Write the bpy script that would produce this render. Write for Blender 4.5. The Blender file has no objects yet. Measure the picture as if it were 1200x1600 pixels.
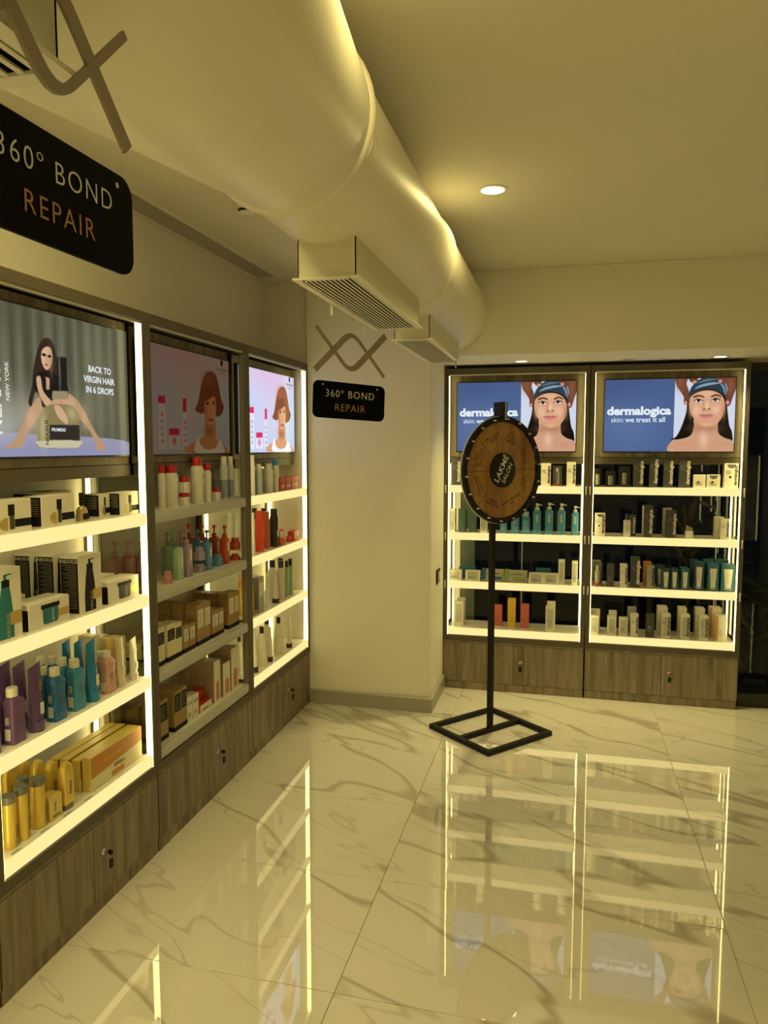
import bpy, bmesh, math, random
import numpy as np
from mathutils import Vector, Matrix
random.seed(7)
PI = math.pi
sc = bpy.context.scene
C = sc.collection
# ---------------------------------------------------------------- camera
cam_d = bpy.data.cameras.new('camera'); cam = bpy.data.objects.new('camera', cam_d); C.objects.link(cam)
cam.location = (0, 0, 1.6); cam.rotation_euler = (math.radians(90 - 5.03), 0, math.radians(13.764))
cam_d.sensor_fit = 'VERTICAL'; cam_d.sensor_height = 36; cam_d.lens = 36 * 1159 / 1600; cam_d.clip_start = .02
sc.camera = cam
# ---------------------------------------------------------------- world (night) and exposure
w = bpy.data.worlds.new('night'); sc.world = w; w.use_nodes = True
w.node_tree.nodes['Background'].inputs[0].default_value = (.004, .005, .008, 1); w.node_tree.nodes['Background'].inputs[1].default_value = .5
sc.view_settings.view_transform = 'Standard'; sc.view_settings.look = 'None'; sc.view_settings.gamma = 1
sc.view_settings.use_curve_mapping = False; sc.view_settings.exposure = 0.0
sc.cycles.max_bounces = 8; sc.cycles.diffuse_bounces = 6; sc.cycles.glossy_bounces = 4; sc.cycles.transmission_bounces = 6; sc.cycles.transparent_max_bounces = 12
sc.cycles.sample_clamp_indirect = 6; sc.cycles.caustics_reflective = False; sc.cycles.caustics_refractive = False
WARM = (1.0, .82, .29)                     # colour of the lamps
LED_W = 6.5; LIP_W = 1.08; DOWN_W = 6.6; SPOT_W = 5.0
# ---------------------------------------------------------------- helpers
def lin(c):
    return tuple(((v / 255) / 12.92 if v / 255 <= .04045 else ((v / 255 + .055) / 1.055) ** 2.4) for v in c)
MATS = {}
def mat(name, col, rough=.5, metal=0, spec=.5, emit=None, strength=1, noise=None, bump=None, alpha=None, trans=0, coat=0):
    if name in MATS: return MATS[name]
    m = bpy.data.materials.new(name); m.use_nodes = True; nt = m.node_tree; b = nt.nodes['Principled BSDF']
    b.inputs['Base Color'].default_value = (*col, 1); b.inputs['Roughness'].default_value = rough
    b.inputs['Metallic'].default_value = metal; b.inputs['Specular IOR Level'].default_value = spec
    b.inputs['Transmission Weight'].default_value = trans; b.inputs['Coat Weight'].default_value = coat
    if emit: b.inputs['Emission Color'].default_value = (*emit, 1); b.inputs['Emission Strength'].default_value = strength
    if noise or bump:
        tc = nt.nodes.new('ShaderNodeTexCoord'); n = nt.nodes.new('ShaderNodeTexNoise'); n.inputs['Scale'].default_value = (noise or bump)[0]; n.inputs['Detail'].default_value = 4
        nt.links.new(tc.outputs['Object'], n.inputs['Vector'])
        if noise:
            mx = nt.nodes.new('ShaderNodeMix'); mx.data_type = 'RGBA'; k = noise[1]
            mx.inputs[6].default_value = (*[v * (1 - k) for v in col], 1); mx.inputs[7].default_value = (*[min(1, v * (1 + k)) for v in col], 1)
            nt.links.new(n.outputs['Fac'], mx.inputs[0]); nt.links.new(mx.outputs[2], b.inputs['Base Color'])
        if bump:
            bp = nt.nodes.new('ShaderNodeBump'); bp.inputs['Strength'].default_value = bump[1]; bp.inputs['Distance'].default_value = .002
            nt.links.new(n.outputs['Fac'], bp.inputs['Height']); nt.links.new(bp.outputs['Normal'], b.inputs['Normal'])
    MATS[name] = m; return m
def glass(name, tint=(1, 1, 1), refl=.5, rough=0.0):
    if name in MATS: return MATS[name]
    m = bpy.data.materials.new(name); m.use_nodes = True; nt = m.node_tree; nt.nodes.clear()
    o = nt.nodes.new('ShaderNodeOutputMaterial'); t = nt.nodes.new('ShaderNodeBsdfTransparent'); g = nt.nodes.new('ShaderNodeBsdfGlossy'); f = nt.nodes.new('ShaderNodeFresnel'); mx = nt.nodes.new('ShaderNodeMixShader')
    t.inputs[0].default_value = (*tint, 1); g.inputs['Roughness'].default_value = rough; f.inputs[0].default_value = 1.0 + refl
    nt.links.new(f.outputs[0], mx.inputs[0]); nt.links.new(t.outputs[0], mx.inputs[1]); nt.links.new(g.outputs[0], mx.inputs[2]); nt.links.new(mx.outputs[0], o.inputs[0])
    MATS[name] = m; return m
def emis(name, col, s):
    if name in MATS: return MATS[name]
    m = bpy.data.materials.new(name); m.use_nodes = True; nt = m.node_tree; nt.nodes.clear()
    o = nt.nodes.new('ShaderNodeOutputMaterial'); e = nt.nodes.new('ShaderNodeEmission'); e.inputs[0].default_value = (*col, 1); e.inputs[1].default_value = s
    nt.links.new(e.outputs[0], o.inputs[0]); MATS[name] = m; return m
def new(name, me, m=None, parent=None, loc=None, rot=None, label=None, cat=None, group=None, kind=None, scale=None):
    o = bpy.data.objects.new(name, me); C.objects.link(o)
    if m is not None:
        if len(me.materials) == 0: me.materials.append(m)
        elif me.materials[0] != m:
            o.material_slots[0].link = 'OBJECT'; o.material_slots[0].material = m
    if parent: o.parent = parent
    if loc: o.location = loc
    if rot: o.rotation_euler = rot
    if scale: o.scale = scale
    if label: o['label'] = label
    if cat: o['category'] = cat
    if group: o['group'] = group
    if kind: o['kind'] = kind
    return o
def thing(name, label, cat, loc=(0, 0, 0), rz=0, group=None):
    return new(name, None, None, None, loc, (0, 0, rz), label, cat, group)
def mesh_from(bm, name='m', smooth=None):
    me = bpy.data.meshes.new(name); bm.normal_update(); bm.to_mesh(me); bm.free()
    if smooth is not None:
        for p in me.polygons: p.use_smooth = True
        me.set_sharp_from_angle(angle=math.radians(smooth))
    return me
CACHE = {}
def box(x0, x1, y0, y1, z0, z1, bev=0, seg=1):
    k = ('b',) + tuple(round(v, 5) for v in (x0, x1, y0, y1, z0, z1, bev)) + (seg,)
    if k in CACHE: return CACHE[k]
    bm = bmesh.new(); bmesh.ops.create_cube(bm, size=1)
    for v in bm.verts: v.co = ((x0 + x1) / 2 + v.co.x * (x1 - x0), (y0 + y1) / 2 + v.co.y * (y1 - y0), (z0 + z1) / 2 + v.co.z * (z1 - z0))
    if bev: bmesh.ops.bevel(bm, geom=bm.edges[:], offset=bev, segments=seg, affect='EDGES', profile=.5)
    CACHE[k] = mesh_from(bm, 'box', 40 if bev else None); return CACHE[k]
def boxes(lst):
    bm = bmesh.new()
    for x0, x1, y0, y1, z0, z1 in lst:
        r = bmesh.ops.create_cube(bm, size=1)
        for v in r['verts']: v.co = ((x0 + x1) / 2 + v.co.x * (x1 - x0), (y0 + y1) / 2 + v.co.y * (y1 - y0), (z0 + z1) / 2 + v.co.z * (z1 - z0))
    return mesh_from(bm)
def loft(secs, cap=True, smooth=50, key=None):
    if key and key in CACHE: return CACHE[key]
    bm = bmesh.new(); rings = [[bm.verts.new(p) for p in s] for s in secs]; n = len(secs[0])
    for a, b in zip(rings, rings[1:]):
        for i in range(n): bm.faces.new((a[i], a[(i + 1) % n], b[(i + 1) % n], b[i]))
    if cap: bm.faces.new(rings[0][::-1]); bm.faces.new(rings[-1])
    bmesh.ops.recalc_face_normals(bm, faces=bm.faces[:])
    me = mesh_from(bm, 'loft', smooth)
    if key: CACHE[key] = me
    return me
def lathe(prof, n=20, cx=0, cy=0, key=None):
    return loft([[(cx + r * math.cos(2 * PI * i / n), cy + r * math.sin(2 * PI * i / n), z) for i in range(n)] for r, z in prof], key=key)
def rr(w, d, r, z, n=3, cx=0, cy=0):
    r = min(r, w / 2 - 1e-4, d / 2 - 1e-4); pts = []
    for q, (sx, sy) in enumerate(((1, 1), (-1, 1), (-1, -1), (1, -1))):
        for k in range(n + 1):
            a = PI / 2 * (q + k / n); pts.append((cx + sx * (w / 2 - r) + r * math.cos(a), cy + sy * (d / 2 - r) + r * math.sin(a), z))
    return pts
def ell(w, d, z, n=18, cx=0, cy=0):
    return [(cx + w / 2 * math.cos(2 * PI * i / n), cy + d / 2 * math.sin(2 * PI * i / n), z) for i in range(n)]
def prism(pts, t, key=None):   # polygon in local XZ, thickness along Y from 0 to -t (front)
    if key and key in CACHE: return CACHE[key]
    bm = bmesh.new(); a = [bm.verts.new((x, 0, z)) for x, z in pts]; b = [bm.verts.new((x, -t, z)) for x, z in pts]; n = len(pts)
    bm.faces.new(a); bm.faces.new(b[::-1])
    for i in range(n): bm.faces.new((a[i], b[i], b[(i + 1) % n], a[(i + 1) % n]))
    bmesh.ops.recalc_face_normals(bm, faces=bm.faces[:]); bmesh.ops.triangulate(bm, faces=[f for f in bm.faces if len(f.verts) > 4])
    me = mesh_from(bm)
    if key: CACHE[key] = me
    return me
def tube(pts, r, n=8):
    secs = []; pts = [Vector(p) for p in pts]
    for i, p in enumerate(pts):
        d = (pts[min(i + 1, len(pts) - 1)] - pts[max(i - 1, 0)]).normalized(); up = Vector((0, 0, 1)) if abs(d.z) < .9 else Vector((1, 0, 0))
        s = d.cross(up).normalized(); t = s.cross(d)
        secs.append([tuple(p + (s * math.cos(2 * PI * k / n) + t * math.sin(2 * PI * k / n)) * r) for k in range(n)])
    return loft(secs)
TXT = {}
def text(s, bold=0, align='CENTER', spacing=1.0, ext=.0):
    """flat lettering in local XZ facing -Y, cap height about .72"""
    k = (s, bold, align, spacing)
    if k in TXT: return TXT[k]
    cu = bpy.data.curves.new('t', 'FONT'); cu.body = s; cu.align_x = align; cu.align_y = 'CENTER'; cu.resolution_u = 3; cu.offset = bold; cu.space_character = spacing; cu.extrude = .004
    o = bpy.data.objects.new('t', cu); C.objects.link(o); bpy.context.view_layer.update()
    me = bpy.data.meshes.new_from_object(o.evaluated_get(bpy.context.evaluated_depsgraph_get()))
    bpy.data.objects.remove(o); me.transform(Matrix.Rotation(PI / 2, 4, 'X')); TXT[k] = me
    return me
def letter(parent, s, m, loc, size, rot=(0, 0, 0), bold=0, spacing=1.0, align='CENTER', name='lettering', sx=1.0):
    me = text(s, bold, align, spacing)
    return new(name, me, m, parent, loc, rot, scale=(size * sx, size, size))
# pre-build lettering while the scene is small
for a in (('dermalogica', .03), ('NEXXUS', 0), ('osis', .03), ('K18', .01)): text(*a)
# ---------------------------------------------------------------- materials
wall_m = mat('cream wall paint', (.75, .72, .645), .6, noise=(1.5, .03))
ceil_m = mat('ceiling paint', (.72, .69, .61), .65, noise=(1.2, .03))
duct_m = mat('duct paint', (.78, .74, .63), .42, noise=(3, .05), bump=(5, .12))
box_m = mat('plenum paint', (.66, .64, .53), .45, noise=(4, .04))
frame_m = mat('bronze frame', (.095, .078, .053), .5, metal=.1, noise=(8, .1))
white_m = mat('white laminate', (.80, .78, .74), .35)
off_m = mat('unlit diffuser', (.50, .49, .46), .4)
black_m = mat('black metal', (.010, .009, .008), .45, spec=.22, noise=(20, .2))
chrome_m = mat('chrome', (.7, .68, .64), .2, metal=1)
alu_m = mat('aluminium profile', (.62, .6, .54), .35, metal=.6)
cream_back = mat('cream back panel', (.74, .71, .64), .5)
led_m = emis('led strip', WARM, LED_W)
lip_m = emis('glowing shelf edge', (1, .80, .32), LIP_W)
glass_m = glass('clear side glass', (.93, .95, .92), .42)
win_m = glass('window glass', (.78, .82, .78), .33)
grout_m = mat('grout', (.42, .38, .31), .7)
thread_m = mat('clear thread', (.6, .6, .58), .3)
def wood_mat():
    m = mat('greige oak laminate', (.25, .225, .175), .5); nt = m.node_tree; b = nt.nodes['Principled BSDF']
    tc = nt.nodes.new('ShaderNodeTexCoord'); mp = nt.nodes.new('ShaderNodeMapping'); mp.inputs['Scale'].default_value = (16, 16, 1.1)
    oi = nt.nodes.new('ShaderNodeObjectInfo'); mu = nt.nodes.new('ShaderNodeMath'); mu.operation = 'MULTIPLY'; mu.inputs[1].default_value = 37
    nt.links.new(oi.outputs['Random'], mu.inputs[0]); nt.links.new(mu.outputs[0], mp.inputs['Location'])
    n = nt.nodes.new('ShaderNodeTexNoise'); n.inputs['Scale'].default_value = 1.6; n.inputs['Detail'].default_value = 6; n.inputs['Distortion'].default_value = .8
    r = nt.nodes.new('ShaderNodeValToRGB'); r.color_ramp.elements[0].position = .3; r.color_ramp.elements[0].color = (.125, .098, .062, 1); r.color_ramp.elements[1].position = .68; r.color_ramp.elements[1].color = (.29, .235, .16, 1)
    nt.links.new(tc.outputs['Object'], mp.inputs[0]); nt.links.new(mp.outputs[0], n.inputs['Vector']); nt.links.new(n.outputs['Fac'], r.inputs[0]); nt.links.new(r.outputs[0], b.inputs['Base Color'])
    return m
wood_m = wood_mat()
def marble_mat():
    m = mat('polished marble tile', (.7, .68, .63), .02, spec=1.0, coat=1.0); nt = m.node_tree; b = nt.nodes['Principled BSDF']; L = nt.links.new
    tc = nt.nodes.new('ShaderNodeTexCoord'); oi = nt.nodes.new('ShaderNodeObjectInfo'); mu = nt.nodes.new('ShaderNodeMath'); mu.operation = 'MULTIPLY'; mu.inputs[1].default_value = 91
    L(oi.outputs['Random'], mu.inputs[0])
    def veins(rz, sx, sy, scale, wid, seed, dist):
        mp = nt.nodes.new('ShaderNodeMapping'); mp.inputs['Rotation'].default_value = (0, 0, rz)
        mp2 = nt.nodes.new('ShaderNodeMapping'); mp2.inputs['Scale'].default_value = (sx, sy, 1)
        ad = nt.nodes.new('ShaderNodeMath'); ad.operation = 'ADD'; ad.inputs[1].default_value = seed; L(mu.outputs[0], ad.inputs[0])
        cb = nt.nodes.new('ShaderNodeCombineXYZ'); L(ad.outputs[0], cb.inputs[2]); L(cb.outputs[0], mp2.inputs['Location'])
        n = nt.nodes.new('ShaderNodeTexNoise'); n.inputs['Scale'].default_value = scale; n.inputs['Detail'].default_value = 2.6; n.inputs['Roughness'].default_value = .5; n.inputs['Distortion'].default_value = dist
        L(tc.outputs['Object'], mp.inputs[0]); L(mp.outputs[0], mp2.inputs[0]); L(mp2.outputs[0], n.inputs['Vector'])
        s = nt.nodes.new('ShaderNodeMath'); s.operation = 'SUBTRACT'; s.inputs[1].default_value = .5; L(n.outputs['Fac'], s.inputs[0])
        a = nt.nodes.new('ShaderNodeMath'); a.operation = 'ABSOLUTE'; L(s.outputs[0], a.inputs[0])
        r = nt.nodes.new('ShaderNodeMapRange'); r.inputs[1].default_value = 0; r.inputs[2].default_value = wid; r.inputs[3].default_value = 1; r.inputs[4].default_value = 0; r.interpolation_type = 'SMOOTHSTEP'; L(a.outputs[0], r.inputs[0])
        return r.outputs[0], n
    v1, n1 = veins(.50, .5, 1.9, 1.0, .016, 0, .2)
    v2, n2 = veins(.42, .55, 2.4, 1.5, .010, 17, .3)
    big = nt.nodes.new('ShaderNodeTexNoise'); big.inputs['Scale'].default_value = 2.2; L(tc.outputs['Object'], big.inputs['Vector'])
    m2 = nt.nodes.new('ShaderNodeMath'); m2.operation = 'MULTIPLY'; L(v2, m2.inputs[0]); L(big.outputs['Fac'], m2.inputs[1])
    mxv = nt.nodes.new('ShaderNodeMath'); mxv.operation = 'MAXIMUM'; L(v1, mxv.inputs[0]); L(m2.outputs[0], mxv.inputs[1])
    ks = nt.nodes.new('ShaderNodeMath'); ks.operation = 'MULTIPLY'; ks.inputs[1].default_value = .62; L(mxv.outputs[0], ks.inputs[0])
    bs = nt.nodes.new('ShaderNodeMix'); bs.data_type = 'RGBA'; bs.inputs[6].default_value = (.79, .765, .735, 1); bs.inputs[7].default_value = (.85, .835, .815, 1); L(big.outputs['Fac'], bs.inputs[0])
    mx = nt.nodes.new('ShaderNodeMix'); mx.data_type = 'RGBA'; mx.inputs[7].default_value = (.34, .30, .235, 1); L(bs.outputs[2], mx.inputs[6]); L(ks.outputs[0], mx.inputs[0]); L(mx.outputs[2], b.inputs['Base Color'])
    wv = nt.nodes.new('ShaderNodeTexNoise'); wv.inputs['Scale'].default_value = 3.0; wv.inputs['Detail'].default_value = 1; L(tc.outputs['Object'], wv.inputs['Vector'])
    bp = nt.nodes.new('ShaderNodeBump'); bp.inputs['Strength'].default_value = .14; bp.inputs['Distance'].default_value = .002; L(wv.outputs['Fac'], bp.inputs['Height']); L(bp.outputs['Normal'], b.inputs['Normal'])
    return m
marble_m = marble_mat()
# ---------------------------------------------------------------- the room
XL, YC, CZ, XR, YB, YG = -1.82, 4.30, 2.59, 2.42, -3.2, 5.09
def struct(name, me, m, label=None, parent=None, **k):
    o = new(name, me, m, parent, **k)
    if not parent: o['kind'] = 'structure'
    if label: o['label'] = label
    return o
floor = struct('floor', box(XL - .1, XR + .1, YB - .1, YG + .1, -.06, -.004), grout_m, 'polished cream marble tile floor with grey brown veins')
TX, TY = 1.18, .587
tile_me = box(.0012, TX - .0012, .0012, TY - .0012, -.010, 0, .0006)
for i in range(-2, 4):
    for j in range(-8, 9):
        x0 = -.63 + TX * (i - 0); y0 = 1.955 + TY * (j - 1) + TY
        if x0 > XR or y0 > YG: continue
        new('tile', tile_me, marble_m, floor, (x0, y0, 0), (random.uniform(-.0007, .0007), random.uniform(-.0005, .0005), 0))
ceiling = struct('ceiling', box(XL - .1, XR + .1, YB - .1, YG + 1.2, CZ, CZ + .1), ceil_m, 'plain cream painted ceiling')
struct('wall_left', box(XL - .1, XL, YB, YG, 0, CZ), wall_m, 'cream painted wall above the product cabinets')
struct('wall_back', box(XL, XR, YB - .1, YB, 0, CZ), wall_m, 'cream wall behind the viewer')
struct('wall_right', box(XR, XR + .1, YB, YG, 0, CZ), wall_m, 'cream wall at the far right side')
struct('wall_column', box(-1.535, -.77, YC, YG + .06, 0, CZ, .003), wall_m, 'cream column between the wall cabinets and far cabinets')
struct('wall_recess', box(XL, -1.535, YC + .035, YG, 0, CZ), wall_m, 'narrow cream wall strip in the corner above the cabinet')
struct('wall_far', box(-.77, XR, YC, YG + .06, 2.12, CZ, .002), wall_m, 'cream bulkhead above the far cabinets')
base_m = mat('grey skirting', (.33, .31, .26), .4)
bb = struct('baseboard_column', boxes([(-1.53, -.755, YC - .014, YC, 0, .085), (-.77, -.755, YC, 4.78, 0, .085)]), base_m, 'grey skirting around the column foot')
new('top_edge', boxes([(-1.53, -.752, YC - .017, YC, .085, .092), (-.77, -.752, YC, 4.78, .085, .092)]), alu_m, bb)
# window behind the far cabinets
wn = struct('window_1', boxes([(-.77, XR, YG - .02, YG + .03, 0, .05), (-.77, XR, YG - .02, YG + .03, 2.07, 2.12), (XR - .05, XR, YG - .02, YG + .03, .05, 2.07)]), mat('dark window frame', (.02, .018, .016), .4), 'dark framed shop window at night')
jx = [-.60, -.279, .945, 2.05, XR - .05]
for a, b in zip(jx, jx[1:]): new('pane', box(a + .003, b - .003, YG, YG + .008, .05, 2.07), win_m, wn)
for a in jx[1:-1]: new('pane_joint', box(a - .003, a + .003, YG - .001, YG + .009, .05, 2.07), mat('silicone joint', (.5, .52, .5), .4), wn)
new('side_panel', box(-.77, -.70, YG - .012, YG + .02, .0, 2.12), cream_back, wn)
new('side_pane', box(-.70, -.60, YG - .004, YG + .012, .0, 2.12), mat('grey green panel', (.10, .13, .11), .25), wn)
struct('trim_1', box(1.055, XR, 4.86, YG - .02, 0, .085, .004), mat('black sill', (.012, .011, .01), .45), 'low black sill under the window right of the cabinets')
# night outside
struct('ground_outside', box(-3, 5.5, YG + .03, 9.5, -.2, -.02), mat('outdoor paving', (.05, .05, .045), .7, noise=(3, .3)), 'dark paving outside the window')
# column light switch
sw = thing('light_switch', 'black switch plate on the column side near the far cabinet', 'switch', (-.77, 4.56, .79))
new('plate', box(0, .008, -.06, .06, -.045, .045, .003), black_m, sw)
for k in (-.03, .0): new('rocker', box(.008, .013, k - .012, k + .012, -.03, .03, .002), mat('switch grey', (.25, .25, .24), .3), sw)
new('key_slot', box(.008, .012, .02, .05, -.03, .03, .002), mat('switch white', (.7, .7, .66), .3), sw)
# ---------------------------------------------------------------- ceiling downlights
def downlight(x, y, z, power, label, r=.046, on=True, spread=176):
    t = thing('downlight', label, 'downlight', (x, y, z), 0, 'recessed ceiling downlights')
    n = 28
    ring = loft([[(a * math.cos(2 * PI * i / n), a * math.sin(2 * PI * i / n), b) for i in range(n)] for a, b in ((r, 0), (r, -.004), (r + .012, -.003), (r + .012, 0))], cap=False, key=('ring', r))
    new('trim_ring', ring, mat('downlight ring', (.75, .73, .68), .4), t)
    new('lens', lathe([(r, -.0005), (r, -.0022)], 28, key=('lens', r)), emis('downlight lens', (1, .86, .45), 5.0) if on else mat('dark lens', (.3, .28, .2), .3), t)
    if on:
        l = bpy.data.lights.new('downlight_lamp', 'AREA'); l.shape = 'DISK'; l.size = 2 * r; l.energy = power; l.color = WARM; l.spread = math.radians(spread)
        o = bpy.data.objects.new('downlight_lamp', l); C.objects.link(o); o.location = (0, 0, -.005); o.parent = t
downlight(-.297, 2.98, CZ, DOWN_W * .45, 'round lit downlight in the ceiling right of the duct')
for x, y, n in ((-.297, 1.35, 'ahead of the viewer'), (-.297, -.3, 'above the viewer'), (-.297, -1.9, 'behind the viewer'), (1.3, 1.35, 'right of the viewer'), (1.3, -.3, 'right and behind'), (1.3, -1.9, 'far behind'), (-1.05, 1.95, 'added fill hidden behind the duct'), (-1.22, .8, 'added fill left of the duct ahead'), (-1.22, -.3, 'added fill left of the duct beside the viewer'), (-1.22, -1.9, 'added fill left of the duct behind the viewer')):  # the four left of the duct are added, unseen fill lamps
    downlight(x, y, CZ, DOWN_W * (.25 if x > 1 else .8 if y > 1.5 else 1.3 if x < -1 else .5), 'ceiling downlight out of frame, ' + n)
downlight(-.276, 4.646, 2.12, SPOT_W, 'lit soffit downlight above the left far cabinet', .036, True, 100)
downlight(.343, 4.70, 2.12, 0, 'unlit soffit downlight between the two far cabinets', .036, False)
downlight(.852, 4.68, 2.12, SPOT_W, 'lit soffit downlight above the right far cabinet', .036, True, 100)
# ---------------------------------------------------------------- air duct
duct = thing('air_duct', 'large round painted air duct under the ceiling with grille boxes', 'air duct', (0, 0, 0))
DC = (-.652, 2.358); DR = .2036
def ring_pts(cx, cz, r, y, n=48): return [(cx + r * math.cos(2 * PI * i / n), y, cz + r * math.sin(2 * PI * i / n)) for i in range(n)]
NEAR = (-.585, 2.269, .3158)     # wide end of the reducer at y = .2
def near(y):
    k = (1.70 - y) / 1.5; return (DC[0] + (NEAR[0] - DC[0]) * k, DC[1] + (NEAR[1] - DC[1]) * k, .2065 + (NEAR[2] - .2065) * k)
new('duct_section', loft([ring_pts(*near(y)[:2], near(y)[2], y) for y in (-1.0, -.4, .2, .7, 1.2, 1.70)]), duct_m, duct)
new('duct_section', loft([ring_pts(*DC, DR, y) for y in (1.66, 2.1, 2.6, 3.02)]), duct_m, duct)
new('duct_section', loft([ring_pts(*DC, DR * .995, y) for y in (3.0, 3.5, 4.0, YC)]), duct_m, duct)
for y, r, h in ((1.70, .2155, .022), (3.02, .211, .012), (YC - .006, .209, .010)):
    new('joint_ring', loft([ring_pts(*DC, r - .01, y - h), ring_pts(*DC, r, y - h * .6), ring_pts(*DC, r + .002, y), ring_pts(*DC, r, y + h * .6), ring_pts(*DC, r - .012, y + h)]), duct_m, duct)
slat_m = mat('grille slat', (.78, .75, .68), .45); dark_m = mat('dark slot shade', (.006, .006, .005), .9, spec=.0)
def grille(x0, x1, y0, y1, z, ztop):
    b = new('diffuser_box', boxes([(x0 + .012, x0 + .015, y0 + .012, y1 - .012, z, ztop), (x1 - .015, x1 - .012, y0 + .012, y1 - .012, z, ztop), (x0 + .012, x1 - .012, y0 + .012, y0 + .015, z, ztop), (x0 + .012, x1 - .012, y1 - .015, y1 - .012, z, ztop)]), box_m, duct)
    new('slot_shade', box(x0 + .016, x1 - .016, y0 + .016, y1 - .016, z - .002, z + .002), dark_m, b)  # near-black sheet stands in for the shade behind the slats
    f = .020
    new('grille_frame', boxes([(x0, x0 + f, y0, y1, z - .006, z), (x1 - f, x1, y0, y1, z - .006, z), (x0 + f, x1 - f, y0, y0 + f, z - .006, z), (x0 + f, x1 - f, y1 - f, y1, z - .006, z)]), slat_m, b)
    n = 11; sp = (x1 - x0 - 2 * f) / n
    me = box(-sp * .19, sp * .19, y0 + f, y1 - f, z - .0045, z - .002)
    for k in range(n): new('slat', me, slat_m, b, (x0 + f + sp * (k + .5), 0, 0))
    for s in (x0 + .03, x1 - .03): new('screw', lathe([(.003, z - .008), (.003, z - .005)], 8, s, y0 + .01), black_m, b)
    new('mount_flange', boxes([(x1 - .012, x1 + .002, y0 + .02, y1 - .02, ztop - .03, ztop - .027)]), box_m, b)
grille(-.748, -.556, 1.985, 2.90, 2.065, 2.26)
grille(-.752, -.572, 3.20, 4.12, 2.065, 2.26)
grille(-.705, -.467, -.25, .66, 1.96, 2.16)
for i, (x, y) in enumerate(((-.745, 2.33), (-.745, 2.73), (-.60, 3.66), (-.585, 4.0))):
    t = thing('ribbon_tag', ('short grey ribbon hanging from the long grille, left one', 'short grey ribbon hanging from the long grille, right one', 'short grey ribbon on the rear grille, middle', 'short grey ribbon on the rear grille, right end')[i], 'ribbon', (x, y, 2.058))
    new('strip', loft([[(-.004, -.0005, 0), (.004, -.0005, 0), (.004, .0005, 0), (-.004, .0005, 0)], [(-.004, .0015, -.02), (.004, .0015, -.02), (.004, .0025, -.02), (-.004, .0025, -.02)], [(-.0035, -.001, -.036), (.0045, -.001, -.036), (.0045, 0, -.036), (-.0035, 0, -.036)]]), mat('grey ribbon', (.42, .41, .36), .6), t)
ld = thing('linear_air_diffuser', 'long slotted air diffuser in the ceiling beside the left wall', 'air vent', (0, 0, CZ))
LX0, LX1, LY0, LY1 = -1.795, -1.652, 2.17, 4.15
new('frame', boxes([(LX0, LX0 + .012, LY0, LY1, -.004, 0), (LX1 - .012, LX1, LY0, LY1, -.004, 0), (LX0, LX1, LY0 - .012, LY0, -.004, 0), (LX0, LX1, LY1, LY1 + .012, -.004, 0)]), slat_m, ld)
new('slot_shade', box(LX0 + .012, LX1 - .012, LY0, LY1, -.0012, -.0004), dark_m, ld)  # slot shade put in as a near-black sheet above the slats
sp = (LX1 - LX0 - .024) / 9
for k in range(9): new('slat', box(-sp * .24, sp * .24, LY0, LY1, -.0022, -.0012), slat_m, ld, (LX0 + .012 + sp * (k + .5), 0, 0))
sd = thing('smoke_detector', 'small white smoke detector on the ceiling left of the duct', 'smoke detector', (-1.30, 2.93, CZ))
new('base', lathe([(.05, 0), (.05, -.012), (.046, -.016)], 24), slat_m, sd)
new('chamber', lathe([(.032, -.016), (.034, -.03), (.026, -.036)], 24), slat_m, sd); new('slot_band', lathe([(.0355, -.019), (.0355, -.026)], 24), dark_m, sd)
# ---------------------------------------------------------------- hanging signs
gm = mat('brushed taupe acrylic', (.25, .205, .165), .45, noise=(6, .06)); plaque_m = mat('black plaque', (.003, .003, .003), .6, spec=.04)
def ribbon(path, wid, t=.004):
    """flat ribbon in local XZ; path points (x,z), widths"""
    bm = bmesh.new(); n = len(path); fr = []
    for i, (x, z) in enumerate(path):
        a = Vector(path[max(i - 1, 0)]); b = Vector(path[min(i + 1, n - 1)]); d = (b - a).normalized(); nrm = Vector((-d.y, d.x)) * wid[i] / 2
        fr.append([bm.verts.new((x + s * nrm.x, y, z + s * nrm.y)) for y in (0, -t) for s in (1, -1)])
    for a, b in zip(fr, fr[1:]):
        for i, j in ((0, 1), (1, 3), (3, 2), (2, 0)): bm.faces.new((a[i], a[j], b[j], b[i]))
    bm.faces.new((fr[0][0], fr[0][2], fr[0][3], fr[0][1])); bm.faces.new((fr[-1][0], fr[-1][1], fr[-1][3], fr[-1][2]))
    bmesh.ops.recalc_face_normals(bm, faces=bm.faces[:]); return mesh_from(bm)
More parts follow.
